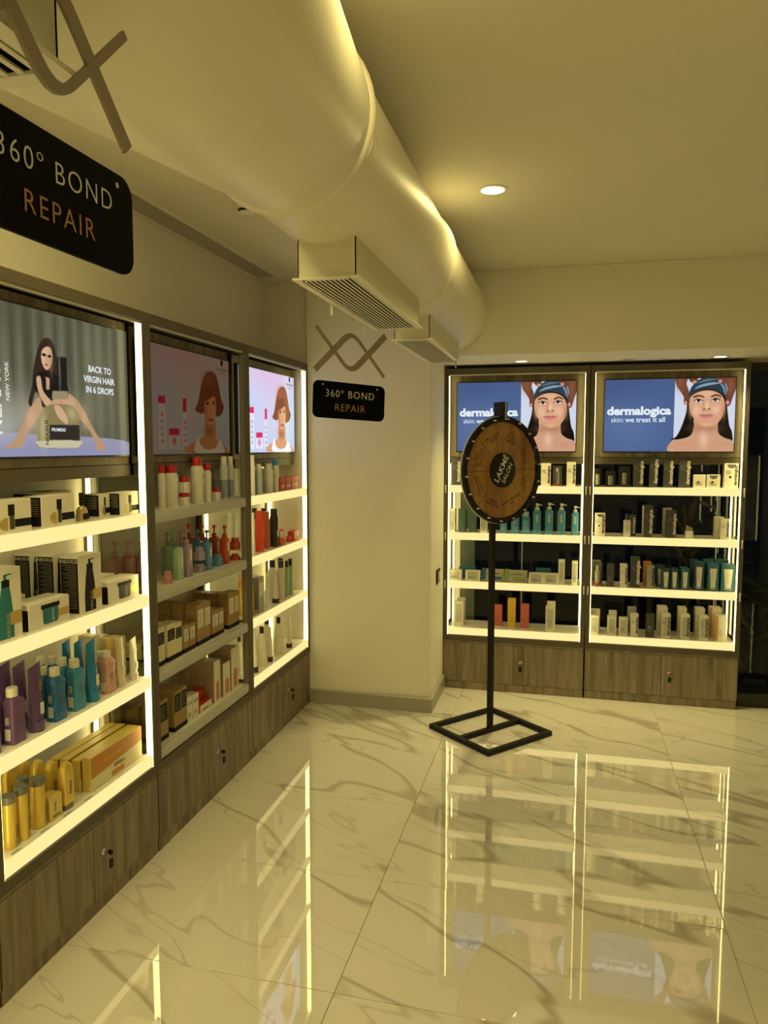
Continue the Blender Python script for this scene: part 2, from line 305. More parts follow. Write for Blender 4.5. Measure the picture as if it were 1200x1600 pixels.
def sign(label, loc, rz, roll, gap, thread_top, k_=1.0, flip=False):
    W, Hh, XW, XH = .28 * k_, .118 * k_, .272 * k_, .138 * k_
    t = thing('hanging_sign', label, 'sign', loc, rz, 'hanging salon signs'); t.rotation_euler = (0, roll, rz)
    # plaque: centre at z=0
    new('plaque', prism([(x, z) for x, z, _ in [(p[0], p[1], 0) for p in rr(W, Hh, .02, 0, 5)]], .004), plaque_m, t)
    lw = mat('sign white lettering', (.62, .62, .52), .5); lo = mat('sign copper lettering', (.42, .22, .08), .4, metal=.3)
    letter(t, '360\u00ba BOND', lw, (0, -.0045, .020 * k_), .0335 * k_, spacing=1.18, bold=-.012)
    letter(t, 'REPAIR', lo, (0, -.0045, -.024 * k_), .0335 * k_, spacing=1.18, bold=-.008)
    z0 = Hh / 2 + gap; z1 = z0 + XH; N = 24
    def wave(up):
        pts = []; wid = []
        for i in range(N + 1):
            u = i / N; s = abs(2 * u - 1)                   # 1 at the ends, 0 at the middle
            c = s if s > .22 else .11 + s * s * 2.27        # rounded turn in the middle
            z = (1 - c) if up else c
            pts.append((-XW / 2 + XW * u, z0 + (z1 - z0) * (.03 + .94 * (z - .0) / .95 if True else z)))
            thick = (u < .5) if up else (u > .5)
            k = min(1, max(0, ((.5 - u) if up != flip else (u - .5)) / .12 + .5)); wid.append((.0105 + .0095 * k) * k_)
        return pts, wid
    new('logo_ribbon', ribbon(*wave(True)), gm, t); new('logo_ribbon', ribbon(*wave(False), t=.0045), gm, t)
    for s in (-1, 1):
        new('thread', tube([(s * XW * .46, -.002, z0 + .01), (s * W * .42, -.002, Hh / 2 - .008)], .0005, 5), thread_m, t)
        new('eyelet', lathe([(.003, 0), (.003, .001)], 10), chrome_m, t, (s * W * .38, -.004, Hh / 2 - .012), (PI / 2, 0, 0))
    new('thread', tube([(0, -.002, z1 - .01), (0, -.002, thread_top)], .0005, 5), thread_m, t)
    return t
sign('black repair sign and taupe ribbon logo hanging close by at the upper left', (-.459, .6115, 1.830), PI / 2, 0, .029, .212, .84, True)
sign('small black repair sign and ribbon logo hanging before the column', (-.695, 2.36, 1.748), PI / 2 - math.radians(40), math.radians(2.2), .028, .312)
# ---------------------------------------------------------------- cabinets
SZ = [None, 1.35, 1.04, .72, .41]
def lip_mesh(u0, u1, z):
    prof = [(.014, z - .045), (.004, z - .045), (.0, z - .040), (0, z - .006), (.005, z - .0005), (.014, z)]
    return loft([[(u0, y, q) for y, q in prof], [(u1, y, q) for y, q in prof]])
def cabinet(label, loc, rz, W, lit, d_tv, right, left, back, D=.285, lock_u=.52, tags=False):
    t = thing('display_cabinet', label, 'cabinet', loc, rz, 'product display cabinets')
    P = lambda n, me, m, par=t, **k: new(n, me, m, par, **k)
    P('plinth', box(0.004, W - .004, .006, D, 0, .05), wood_m)
    P('base_body', box(.002, W - .002, .019, D, .05, .325), wood_m)
    s = W * .5 + .01
    for a, b, h in ((.003, s - .0015, 0), (s + .0015, W - .003, 1)):
        d = P('door', box(a, b, 0, .018, .054, .312, .001), wood_m)
        if h: new('lock', lathe([(.011, 0), (.011, .004), (.008, .005)], 16), chrome_m, d, (a + .045, 0, .205), (PI / 2, 0, 0))
    P('base_rail', box(0, W, -.002, D, .325, .362, .001), frame_m)
    P('edge_line', box(.003, W - .003, .002, .02, .313, .3245), wood_m)
    for u in (0, W - .027): P('front_post', box(u, u + .027, -.002, .03, .362, 2.06, .001), frame_m)
    for u in (0, W - .024): P('rear_post', box(u, u + .024, D - .03, D, .362, 2.06), frame_m)
    P('top_rail', box(0, W, -.002, .032, 2.06, 2.098, .001), frame_m)
    P('top_panel', box(.002, W - .002, .03, D, 2.066, 2.09), frame_m)
    P('light_channel', box(.03, W - .03, .004, .018, 2.052, 2.06), alu_m)
    lm, em = (led_m, lip_m) if lit else (mat('unlit strip', (.20, .18, .14), .4), off_m)
    for u, v in ((.027, .030), (W - .030, W - .027)):
        P('light_strip', box(u, v, .001, .026, .364, 2.052), lm)
        P('rear_light_strip', box(u - .002, v + .002, D - .046, D - .030, .41, 1.49), lm)
    for k, z in enumerate(SZ[1:]):
        sh = P('shelf', box(.026, W - .026, .013, D - .036, z - .022, z), white_m)
        if lit and k < 3: new('underside_bounce_glow', box(.034, W - .034, .022, D - .05, z - .0255, z - .0222), emis('shelf underside bounce glow', WARM, .45), sh)  # underside emits in place of light bounced up from the shelf below
        new('shelf_edge', lip_mesh(.0305, W - .0305, z), em, sh)
        if k < 3 and not back:
            for u in (.006, W - .014): new('shelf_clip', box(u, u + .008, -.007, -.002, z - .05, z + .004, .002), mat('clip white', (.75, .73, .66), .3), sh)
    P('screen_panel', box(.026, W - .026, d_tv + .022, d_tv + .036, 1.535, 2.056), wood_m)
    P('screen_rail', box(.026, W - .026, d_tv + .016, D, 1.492, 1.533), frame_m)
    if right == 'glass': P('side_glass', box(W - .016, W - .010, .032, D - .032, .364, 2.058), glass_m)
    else: P('side_panel', box(W - .022, W - .004, .032, D - .032, .364, 2.058), cream_back)
    if left == 'glass': P('side_glass', box(.010, .016, .032, D - .032, .364, 2.058), glass_m)
    if back: P('back_panel', box(.024, W - .024, D - .008, D, .364, 2.06), cream_back)
    # key hanging from the lock
    k = thing('key', 'small key with black fob in the lock of the ' + label.split(',')[0], 'key', (0, 0, 0), 0, 'cabinet keys')
    kx = s + .0465
    k.matrix_world = Matrix.Translation(loc) @ Matrix.Rotation(rz, 4, 'Z') @ Matrix.Translation((kx, 0, .205))
    new('key_blade', box(-.0012, .0012, -.024, -.0045, -.003, .003), chrome_m, k); new('key_bow', lathe([(.009, 0), (.011, .001), (.009, .003)], 14), black_m, k, (.0015, -.030, 0), (0, PI / 2, 0))
    new('key_ring', tube([(.0, -.034 + .006 * math.cos(a), -.012 + .008 * math.sin(a)) for a in [i * PI / 5 for i in range(11)]], .0007, 5), chrome_m, k)
    new('fob', box(-.009, .009, -.038, -.031, -.052, -.020, .002), black_m, k)
    return t
UY = [1.672, 2.518, 3.415, 4.298]
cabinet('near wall cabinet, lit, with oil advert screen on greige base', (-1.53, UY[0], 0), PI / 2, UY[1] - UY[0] - .002, True, .048, 'glass', 'glass', True)
cabinet('unlit wall cabinet, second along the left wall, with dim screen', (-1.53, UY[1], 0), PI / 2, UY[2] - UY[1] - .002, False, .068, 'glass', None, True)
cabinet('corner wall cabinet, lit, against the column, with bright screen', (-1.53, UY[2], 0), PI / 2, UY[3] - UY[2] - .002, True, .068, 'panel', None, True)
cabinet('left far cabinet, lit, beside the column behind the wheel', (-.768, 4.785, 0), 0, .903, True, .035, 'glass', 'glass', False)
cabinet('right far cabinet, lit, next to the dark window', (.139, 4.785, 0), 0, .903, True, .035, 'glass', 'glass', False)
cabinet('added adjoining wall cabinet, lit for room fill, out of view at the left', (-1.53, .77, 0), PI / 2, .90, True, .048, 'glass', 'glass', True)  # unseen cabinet added to raise the room light
for i, y in enumerate((-2.78, -1.87, -.96)): cabinet(('first', 'second', 'third')[i] + ' added right wall cabinet, lit for room fill, out of view opposite the wall cabinets', (XR - .29, y + .905, 0), -PI / 2, .903, True, .048, 'glass', 'glass', True)  # unseen cabinets added as low light sources for the room
# ---------------------------------------------------------------- screens
class Pic:
    W, H = 320, 180
    def __init__(s, bg):
        xs = (np.arange(s.W) + .5) / s.W * 16; ys = (np.arange(s.H) + .5) / s.H * 9; s.X, s.Y = np.meshgrid(xs, ys)
        s.c = np.ones((s.H, s.W, 3)) * np.array(bg)
    def put(s, m, col): s.c += (np.array(col) - s.c) * np.clip(m, 0, 1)[..., None]
    def blob(s, x, y, rx, ry, col, k=1): s.put(k * np.exp(-(((s.X - x) / rx) ** 2 + ((s.Y - y) / ry) ** 2)), col)
    def blob2(s, p, rx, ry, col, k=1): s.blob(p[0][0], p[0][1], rx, ry, col, k)
    def ell2(s, p, rx, ry, col): s.put((1.15 - np.sqrt(((s.X - p[0][0]) / rx) ** 2 + ((s.Y - p[0][1]) / ry) ** 2)) / .3, col)
    def poly(s, pts, col, smooth=True):
        pts = [tuple(p) for p in pts]
        if smooth:
            n = len(pts); q = []
            for i in range(n):
                p0, p1, p2, p3 = (np.array(pts[(i + k - 1) % n]) for k in range(4))
                for t in (0, .25, .5, .75): q.append(tuple(.5 * ((2 * p1) + (p2 - p0) * t + (2 * p0 - 5 * p1 + 4 * p2 - p3) * t * t + (3 * p1 - p0 - 3 * p2 + p3) * t ** 3)))
            pts = q
        m = np.zeros((s.H, s.W))
        for ox, oy in ((-.25, -.25), (.25, -.25), (-.25, .25), (.25, .25)):
            X = s.X + ox * 16 / s.W; Y = s.Y + oy * 9 / s.H; ins = np.zeros((s.H, s.W), bool)
            for (x1, y1), (x2, y2) in zip(pts, pts[1:] + pts[:1]):
                if y1 == y2: continue
                ins ^= ((y1 > Y) != (y2 > Y)) & (X < (x2 - x1) * (Y - y1) / (y2 - y1) + x1)
            m += ins / 4
        s.put(m, col)
    def mesh(s, w, h, gain=(1, 1, 1)):
        W, H = s.W, s.H; xs = np.linspace(-w / 2, w / 2, W); zs = np.linspace(h / 2, -h / 2, H)
        XX, ZZ = np.meshgrid(xs, zs); co = np.stack([XX, np.zeros_like(XX), ZZ], -1).reshape(-1, 3)
        me = bpy.data.meshes.new('picture'); idx = np.arange(W * H).reshape(H, W)
        f = np.stack([idx[:-1, :-1], idx[1:, :-1], idx[1:, 1:], idx[:-1, 1:]], -1).reshape(-1, 4)
        me.vertices.add(len(co)); me.vertices.foreach_set('co', co.ravel()); me.loops.add(f.size); me.loops.foreach_set('vertex_index', f.ravel().astype(np.int32))
        me.polygons.add(len(f)); me.polygons.foreach_set('loop_start', np.arange(0, f.size, 4, dtype=np.int32)); me.update()
        a = me.color_attributes.new('picture', 'FLOAT_COLOR', 'POINT'); v = np.clip(s.c / 255, 0, 1).reshape(-1, 3)
        v = np.where(v <= .04045, v / 12.92, ((v + .055) / 1.055) ** 2.4) * np.array(gain); a.data.foreach_set('color', np.c_[v, np.ones(len(v))].ravel().astype(np.float32))
        return me
def pic_derm():
    p = Pic((72, 94, 138))
    p.blob(3.0, 5.5, 5, 4, (96, 118, 165), .7); p.blob(1, 0, 6, 3, (62, 82, 124), .6)
    p.poly([(8.7, -0.16), (16.1, -0.16), (16.1, 9.06), (8.7, 9.06)], (206, 214, 232), smooth=False)
    # hair behind
    p.poly([(8.47, 7.59), (9.06, 7.1), (9.64, 5.92), (10.15, 4.16), (10.35, 2.39), (11.21, 1.22), (13.95, 1.22), (14.85, 2.39), (15.08, 3.96), (15.35, 5.73), (15.71, 6.61), (15.75, 7.88), (14.73, 7.88), (11.21, 7.69)], (15, 10, 8))
    # shoulders and neck
    p.poly([(8.47, 9.16), (8.51, 7.65), (9.25, 7.49), (10.33, 7.25), (10.91, 6.8), (11.15, 5.92), (11.31, 4.75), (13.85, 4.75), (13.99, 5.92), (14.14, 6.75), (14.83, 7.29), (15.8, 7.73), (15.9, 9.16)], (206, 156, 124))
    p.blob2([(12.5, 6.12)], 1.7, .55, (168, 118, 88), .75); p.blob2([(10.03, 8.08)], 1.2, .35, (196, 146, 116), .6); p.blob2([(14.53, 8.18)], 1.2, .35, (196, 146, 116), .6)
    p.blob2([(12.38, 7.49)], .5, 1.0, (238, 200, 172), .7)
    # face
    p.poly([(10.46, 3.08), (10.62, 2.29), (11.5, 1.71), (12.58, 1.51), (13.65, 1.71), (14.49, 2.35), (14.77, 3.37), (14.65, 4.35), (14.1, 5.37), (13.26, 5.88), (12.62, 5.98), (11.89, 5.69), (10.97, 4.71), (10.56, 3.86)], (212, 158, 122))
    p.blob2([(11.31, 3.96)], .8, .7, (240, 196, 165), .7); p.blob2([(13.65, 3.86)], .8, .6, (240, 196, 165), .7)
    p.blob2([(12.58, 2.0)], 1.3, .45, (238, 190, 155), .6); p.blob2([(14.63, 4.16)], .3, 1.0, (178, 122, 92), .7); p.blob2([(10.72, 4.16)], .25, .9, (190, 134, 102), .6)
    p.blob2([(12.62, 5.63)], .6, .2, (232, 184, 152), .6)
    # brows, eyes, nose, lips
    p.poly([(10.97, 2.24), (11.6, 2.04), (12.22, 2.24), (12.19, 2.39), (11.6, 2.24), (11.05, 2.41)], (70, 44, 32)); p.poly([(13.09, 2.22), (13.65, 1.98), (14.26, 2.24), (14.22, 2.37), (13.67, 2.18), (13.16, 2.39)], (70, 44, 32))
    p.ell2([(11.6, 2.75)], .52, .2, (240, 232, 226)); p.ell2([(13.59, 2.67)], .5, .2, (240, 232, 226))
    p.ell2([(11.6, 2.73)], .2, .2, (34, 22, 18)); p.ell2([(13.59, 2.65)], .2, .2, (34, 22, 18))
    p.poly([(11.05, 2.71), (11.5, 2.51), (12.11, 2.71), (12.11, 2.82), (11.52, 2.61), (11.09, 2.82)], (40, 26, 20)); p.poly([(13.09, 2.67), (13.63, 2.43), (14.14, 2.63), (14.1, 2.75), (13.63, 2.55), (13.12, 2.78)], (40, 26, 20))
    p.blob2([(12.22, 3.18)], .18, .7, (190, 138, 108), .5); p.blob2([(12.62, 3.37)], .25, .6, (246, 208, 180), .7)
    p.ell2([(12.3, 3.78)], .16, .09, (120, 70, 54)); p.ell2([(12.89, 3.76)], .16, .09, (120, 70, 54)); p.blob2([(12.6, 3.92)], .6, .12, (178, 124, 98), .6)
    p.poly([(11.68, 4.55), (12.22, 4.43), (12.58, 4.49), (12.93, 4.41), (13.48, 4.51), (12.97, 4.59), (12.58, 4.63), (12.15, 4.61)], (176, 92, 92)); p.poly([(11.68, 4.55), (12.58, 4.63), (13.48, 4.51), (13.09, 4.82), (12.58, 4.92), (12.07, 4.82)], (206, 122, 118))
    # head band
    p.poly([(10.35, 2.63), (10.46, 1.61), (11.11, 0.53), (12.28, -0.12), (13.75, -0.12), (14.57, 0.53), (14.92, 1.61), (14.92, 2.82), (14.69, 2.24), (14.04, 1.67), (13.2, 1.37), (12.28, 1.29), (11.36, 1.57), (10.72, 2.1)], (44, 60, 74))
    p.poly([(11.05, 1.33), (11.79, 0.82), (13.16, 0.55), (14.18, 0.67), (13.32, 0.82), (11.99, 1.06)], (128, 158, 172)); p.poly([(14.04, 0.63), (14.65, 1.06), (14.85, 2.1), (14.65, 1.9), (14.38, 1.22)], (112, 140, 156)); p.poly([(11.4, 0.63), (12.38, 0.14), (13.75, 0.2), (12.77, 0.39)], (82, 108, 124))
    # hands
    p.poly([(8.78, -0.25), (10.27, -0.25), (10.07, 0.63), (10.43, 1.71), (10.35, 2.94), (10.11, 3.25), (9.8, 3.1), (9.8, 2.31), (9.33, 1.53), (8.86, 0.82)], (112, 66, 46)); p.blob2([(9.35, 0.63)], .5, .9, (146, 92, 66), .6); p.ell2([(10.03, 3.02)], .2, .22, (206, 150, 138))
    p.poly([(10.27, -0.25), (11.33, -0.25), (11.36, 0.43), (10.97, 0.67), (10.46, 0.33)], (104, 60, 42)); p.ell2([(11.05, 0.47)], .28, .18, (196, 142, 128))
    p.poly([(13.71, -0.25), (16.02, -0.25), (16.02, 1.18), (15.67, 2.31), (15.35, 3.33), (15.0, 3.41), (14.81, 3.02), (14.92, 2.12), (14.96, 1.33), (14.65, 0.63), (14.04, 0.67)], (110, 64, 45)); p.blob2([(15.35, 1.02)], .4, 1.2, (150, 96, 70), .6); p.ell2([(15.06, 3.02)], .2, .24, (206, 150, 138)); p.ell2([(14.1, 0.43)], .26, .2, (196, 142, 128))
    return p
def pic_oil():
    p = Pic((92, 92, 72))
    for k in range(26):
        x = k * .66; p.blob(x, 3.0, .16 + .1 * (k % 3), 5.0, (128, 126, 100) if k % 2 else (62, 62, 46), .55)
    p.blob(12.5, 3.2, 2.2, 3.2, (122, 118, 92), .6); p.blob(1.0, 0, 5, 2, (70, 72, 56), .6)
    p.blob(3.5, 6.6, 5, 1.6, (168, 166, 150), .75); p.blob(9, 6.2, 4, 1.4, (128, 122, 100), .6)
    p.poly([(-0.27, 8.16), (3.81, 7.56), (7.3, 7.76), (11.07, 7.72), (15.99, 8.07), (15.93, 9.2), (-0.34, 9.28)], (150, 150, 172)); p.blob(7, 8.7, 9, .5, (138, 138, 178), .7); p.blob(1.5, 7.4, 2.5, .8, (190, 194, 198), .6)
    # legs
    p.poly([(6.26, 5.38), (6.48, 6.05), (5.2, 7.37), (4.61, 7.96), (4.56, 8.36), (3.29, 8.48), (3.01, 8.38), (3.78, 8.05), (4.41, 7.3), (5.61, 5.75)], (186, 148, 112)); p.blob2([(5.36, 6.69)], .5, .8, (214, 178, 140), .6)
    p.poly([(8.97, 4.94), (9.99, 5.33), (10.92, 6.31), (11.88, 7.42), (12.58, 8.04), (12.99, 8.57), (11.97, 8.61), (11.77, 7.99), (10.8, 6.97), (9.65, 6.17)], (184, 146, 110)); p.blob2([(10.68, 6.5)], .3, .8, (212, 174, 138), .6)
    # hair
    p.poly([(6.18, 2.5), (6.6, 1.86), (7.14, 1.61), (7.63, 1.81), (7.89, 2.47), (8.0, 3.24), (7.79, 4.14), (6.98, 4.21), (6.3, 4.69), (5.77, 5.15), (5.45, 5.93), (5.18, 5.69), (5.54, 4.75), (5.72, 3.81), (5.96, 3.03)], (52, 40, 30))
    # dress, arms
    p.poly([(5.99, 3.96), (6.88, 3.7), (7.81, 3.79), (8.89, 4.32), (8.99, 4.94), (8.68, 5.5), (7.41, 5.92), (6.48, 5.96), (6.27, 5.29), (5.73, 4.82)], (30, 26, 22))
    p.poly([(6.86, 4.05), (7.2, 4.1), (7.18, 4.8), (6.88, 4.82)], (198, 158, 124), smooth=False)
    p.poly([(5.98, 4.21), (6.37, 4.09), (6.57, 4.93), (7.3, 5.49), (8.09, 5.97), (8.86, 6.66), (8.82, 6.86), (8.17, 6.95), (7.66, 6.26), (6.75, 5.82), (6.17, 5.13)], (204, 164, 128))
    p.poly([(7.3, 5.53), (8.27, 5.21), (9.41, 5.18), (9.76, 5.48), (9.38, 5.68), (8.24, 5.79), (7.27, 6.01)], (196, 156, 120))
    # face
    p.poly([(6.56, 2.54), (6.97, 2.19), (7.43, 2.22), (7.58, 2.68), (7.47, 3.21), (7.09, 3.58), (6.74, 3.5), (6.53, 3.1)], (214, 176, 144)); p.blob2([(7.4, 3.05)], .18, .9, (160, 120, 92), .6)
    p.ell2([(6.78, 2.7)], .2, .09, (30, 22, 18)); p.ell2([(7.28, 2.73)], .18, .09, (30, 22, 18)); p.poly([(6.78, 3.28), (6.98, 3.21), (7.17, 3.28), (6.98, 3.38)], (164, 84, 76)); p.blob2([(7.03, 3.02)], .12, .3, (178, 136, 106), .6)
    # bottle
    p.poly([(8.01, 2.67), (8.99, 2.61), (8.95, 4.67), (7.91, 4.76)], (30, 29, 26), smooth=False); p.blob2([(8.23, 3.57)], .1, 1.6, (120, 118, 108), .8)
    p.poly([(7.45, 4.87), (8.95, 4.78), (8.97, 5.3), (7.36, 5.41)], (150, 138, 104), smooth=False)
    p.poly([(6.34, 6.14), (6.95, 5.81), (8.11, 5.66), (9.24, 5.69), (9.95, 6.07), (10.13, 6.8), (10.07, 8.29), (9.51, 8.49), (6.33, 8.45), (5.88, 8.25), (6.05, 6.75)], (136, 122, 78))
    p.blob2([(6.41, 7.26)], .4, 1.3, (206, 194, 142), .6); p.blob2([(9.35, 6.19)], .6, .5, (200, 188, 140), .6); p.poly([(5.97, 8.04), (10.06, 7.97), (10.03, 8.33), (9.51, 8.47), (6.34, 8.43), (5.92, 8.26)], (196, 190, 158))
    p.poly([(7.05, 7.0), (10.08, 6.95), (10.06, 7.97), (7.0, 7.94)], (48, 42, 34), smooth=False)
    # forearm over bottle
    p.poly([(7.58, 5.78), (8.1, 5.79), (8.63, 6.22), (8.89, 6.66), (8.82, 6.91), (8.6, 6.89), (8.05, 6.6), (7.67, 6.17)], (206, 166, 130))
    return p
def pic_bob():
    p = Pic((200, 200, 218))
    p.blob(7, 0, 9, 2.6, (216, 176, 206), .8); p.blob(2, 5, 5, 5, (186, 202, 232), .8); p.blob(14, 6, 4, 5, (186, 214, 224), .8); p.blob(8, 9, 9, 2, (178, 196, 226), .7)
    for a, b, c, d, t in ([(2.69, 4.2), (3.79, 4.13), (3.79, 8.63), (2.65, 8.62), (3.29, 4.81)], [(6.75, 4.18), (7.38, 4.14), (7.48, 8.58), (6.36, 8.58), (7.0, 5.33)]):
        p.poly([(a[0], t[1]), (b[0], t[1]), c, d], (214, 216, 226), smooth=False); p.poly([a, b, (b[0], t[1]), (a[0], t[1])], (206, 44, 92), smooth=False)
        for k in range(5): p.blob((a[0]+b[0])/2, t[1] + .9 + .55*k, .2, .12, (120, 110, 130) if k else (160, 60, 90), .7)
    p.poly([(4.27, 7.42), (6.07, 7.39), (6.06, 8.57), (4.22, 8.57)], (216, 218, 228), smooth=False); p.poly([(4.35, 6.83), (6.05, 6.79), (6.02, 7.37), (4.32, 7.39)], (206, 44, 92), smooth=False); p.blob2([(5.16, 7.89)], .35, .35, (170, 70, 100), .7)
    # shoulders, neck, top
    p.poly([(7.47, 8.9), (7.76, 8.26), (9.12, 7.8), (10.67, 7.32), (10.87, 5.98), (12.92, 5.92), (12.92, 7.42), (14.37, 8.11), (15.24, 8.53), (15.29, 8.96)], (204, 152, 108))
    p.poly([(9.01, 8.91), (9.27, 7.54), (9.62, 7.49), (9.79, 8.12), (10.61, 8.55), (11.91, 8.62), (12.97, 8.39), (13.51, 7.83), (13.91, 7.8), (14.43, 8.25), (14.49, 8.95)], (232, 236, 242))
    p.blob2([(11.69, 6.9)], .9, .5, (150, 96, 60), .75)
    # hair
    p.poly([(8.97, 5.08), (9.55, 4.33), (10.23, 2.72), (11.06, 1.67), (12.09, 1.34), (13.06, 1.48), (13.74, 2.44), (14.3, 3.92), (14.78, 4.45), (14.34, 5.17), (13.55, 5.48), (12.94, 5.48), (10.91, 5.19), (10.19, 5.35)], (132, 78, 50)); p.blob2([(11.61, 2.21)], 1.2, .8, (172, 108, 70), .6)
    # face
    p.poly([(10.84, 4.13), (11.13, 3.45), (12.15, 3.24), (12.88, 3.46), (13.11, 4.4), (13.01, 5.37), (12.47, 6.14), (11.72, 6.33), (11.15, 6.04), (10.79, 5.19)], (216, 162, 116)); p.blob2([(11.04, 5.31)], .3, 1.0, (164, 108, 70), .6); p.blob2([(12.3, 5.12)], .3, .6, (236, 186, 142), .6)
    p.poly([(10.39, 4.16), (10.77, 3.08), (12.17, 2.7), (13.27, 3.44), (13.31, 3.98), (12.73, 3.61), (11.98, 3.86), (11.1, 4.11)], (126, 74, 48))
    p.ell2([(11.37, 4.36)], .3, .11, (40, 26, 20)); p.ell2([(12.64, 4.27)], .24, .11, (40, 26, 20)); p.poly([(10.95, 4.2), (11.41, 4.09), (11.87, 4.16), (11.41, 4.16)], (70, 42, 28)); p.poly([(12.29, 4.12), (12.65, 4.02), (13.0, 4.08), (12.65, 4.08)], (70, 42, 28))
    p.blob2([(12.07, 5.13)], .14, .35, (176, 120, 84), .7); p.poly([(11.39, 5.83), (11.98, 5.7), (12.63, 5.79), (12.03, 6.03)], (174, 88, 76))
    # small logo
    p.poly([(14.27, 0.13), (14.71, 0.08), (14.63, 0.6), (14.32, 0.63)], (40, 40, 44)); return p
OIL_TEXT = [('BACK TO', [(12.57, 3.11)], .62), ('VIRGIN HAIR', [(12.49, 3.82)], .62), ('IN 6 DROPS', [(12.53, 4.53)], .62), ('PROMEND', [(7.9, 7.33)], .3)]
OIL_VERT = [('NEXXUS', [(2.48, 5.38)], 1.25, (230,230,225)), ('NEW YORK', [(3.42, 4.59)], .44, (225,225,218)), ('NEXXUS', [(6.76, 7.51)], .42, (20,18,14))]
BOB_LOGO = [(14.43, 0.94)]

scr_m = bpy.data.materials.new('lit screen picture'); scr_m.use_nodes = True; nt = scr_m.node_tree; nt.nodes.clear()
o_ = nt.nodes.new('ShaderNodeOutputMaterial'); e_ = nt.nodes.new('ShaderNodeEmission'); a_ = nt.nodes.new('ShaderNodeAttribute'); a_.attribute_name = 'picture'
gl_ = nt.nodes.new('ShaderNodeBsdfGlossy'); gl_.inputs['Roughness'].default_value = .15; gl_.inputs[0].default_value = (.014, .014, .014, 1); ad_ = nt.nodes.new('ShaderNodeAddShader')
nt.links.new(a_.outputs['Color'], e_.inputs[0]); nt.links.new(e_.outputs[0], ad_.inputs[0]); nt.links.new(gl_.outputs[0], ad_.inputs[1]); nt.links.new(ad_.outputs[0], o_.inputs[0])
bezel_m = mat('screen bezel', (.012, .012, .012), .3)
def tv(label, loc, rz, W, Hh, me):
    t = thing('television', label, 'screen', loc, rz, 'advert screens in the cabinets')
    new('housing', box(-W / 2 - .006, W / 2 + .006, .001, .021, -Hh / 2 - .008, Hh / 2 + .006, .002), bezel_m, t)
    s = new('screen', me, scr_m, t)
    return t, s, (lambda p: (-W / 2 + p[0] / 16 * W, -.0012, Hh / 2 - p[1] / 9 * Hh)), W / 16
derm = pic_derm().mesh(.745, .437)
sw_ = emis('screen white lettering', lin((226, 236, 244)), 1)
for lb, x in (('blue and white advert screen in the left far cabinet, partly behind the wheel', -.318), ('blue and white advert screen in the right far cabinet', .597)):
    t, s, pos, u = tv(lb, (x, 4.815, 1.79), 0, .745, .437, derm)
    letter(s, 'dermalogica', sw_, pos((4.3, 3.95)), u * 1.46, bold=.045, sx=1.12)
    letter(s, 'skin:', sw_, pos((1.66, 5.05)), u * .92)
    letter(s, 'we treat it all', sw_, pos((5.15, 5.05)), u * .92, bold=.016)
t, s, pos, u = tv('oil advert screen with seated woman and bottle, near wall cabinet', (-1.580, 2.0765, 1.794), PI / 2, .778, .447, pic_oil().mesh(.778, .447))
for a, p, z in OIL_TEXT: letter(s, a, sw_, pos(p[0]), u * z, bold=.02)
for a, p, z, c in OIL_VERT: letter(s, a, emis('screen ink %d' % c[0], lin(c), 1), pos(p[0]), u * z, (0, -PI / 2, 0), bold=.01)
bob = pic_bob()
ink = emis('screen dark ink', lin((70, 70, 78)), 1); ink2 = emis('screen dim ink', lin((46, 38, 32)), 1)
for lb, y, g, im in (('dim brownish screen with bob haired woman, unlit wall cabinet', 2.966, (.20, .135, .075), ink2), ('bright bluish screen with bob haired woman, corner wall cabinet', 3.857, (1.2, 1.15, 1.2), ink)):
    t, s, pos, u = tv(lb, (-1.598, y, 1.79), PI / 2, .78, .44, bob.mesh(.78, .44, g))
    letter(s, 'Schwarzkopf', im, pos(BOB_LOGO[0]), u * .46); letter(s, 'PROFESSIONAL', im, pos((BOB_LOGO[0][0], BOB_LOGO[0][1] + .42)), u * .2)
# ---------------------------------------------------------------- prize wheel on its stand
ws = thing('prize_wheel', 'black stand with gold spinning prize wheel before the far cabinets', 'prize wheel', (-.386, 4.08, 0), math.radians(49.5))
# local frame: wheel faces -Y (towards +x,-y in the room), local X along the wheel
h = .243; b_ = .026
for nm, me in (('base_bar', box(-h, h, -h, -h + b_, 0, b_, .001)), ('base_bar', box(-h, h, h - b_, h, 0, b_, .001)), ('base_bar', box(-h, -h + b_, -h + b_, h - b_, 0, b_, .001)), ('base_bar', box(h - b_, h, -h + b_, h - b_, 0, b_, .001)), ('base_bar', box(-h + b_, h - b_, -.013, .013, 0, b_, .001))): new(nm, me, black_m, ws)
new('pole', box(-.014, .014, -.014, .014, b_, 1.765, .002), black_m, ws)
new('pointer_bracket', box(-.017, .017, -.088, -.014, 1.752, 1.838, .003), black_m, ws); new('pointer_flap', box(-.004, .004, -.092, -.088, 1.742, 1.836, .001), mat('clear flapper', (.5, .5, .46), .15), ws)
WZ = 1.474; WR = .288
rim = new('wheel_rim', loft([[(r * math.cos(2 * PI * i / 64), y, WZ + r * math.sin(2 * PI * i / 64)) for i in range(64)] for r, y in ((WR - .028, -.062), (WR, -.062), (WR, -.080), (WR - .028, -.080))], cap=False), black_m, ws)
new('wheel_back', loft([[(r * math.cos(2 * PI * i / 64), y, WZ + r * math.sin(2 * PI * i / 64)) for i in range(64)] for r, y in ((WR + .002, -.055), (WR + .002, -.062))]), mat('white wheel edge', (.7, .68, .6), .4), ws)
new('axle', lathe([(.02, 0), (.02, .045)], 16), black_m, ws, (0, -.014, WZ), (PI / 2, 0, 0))
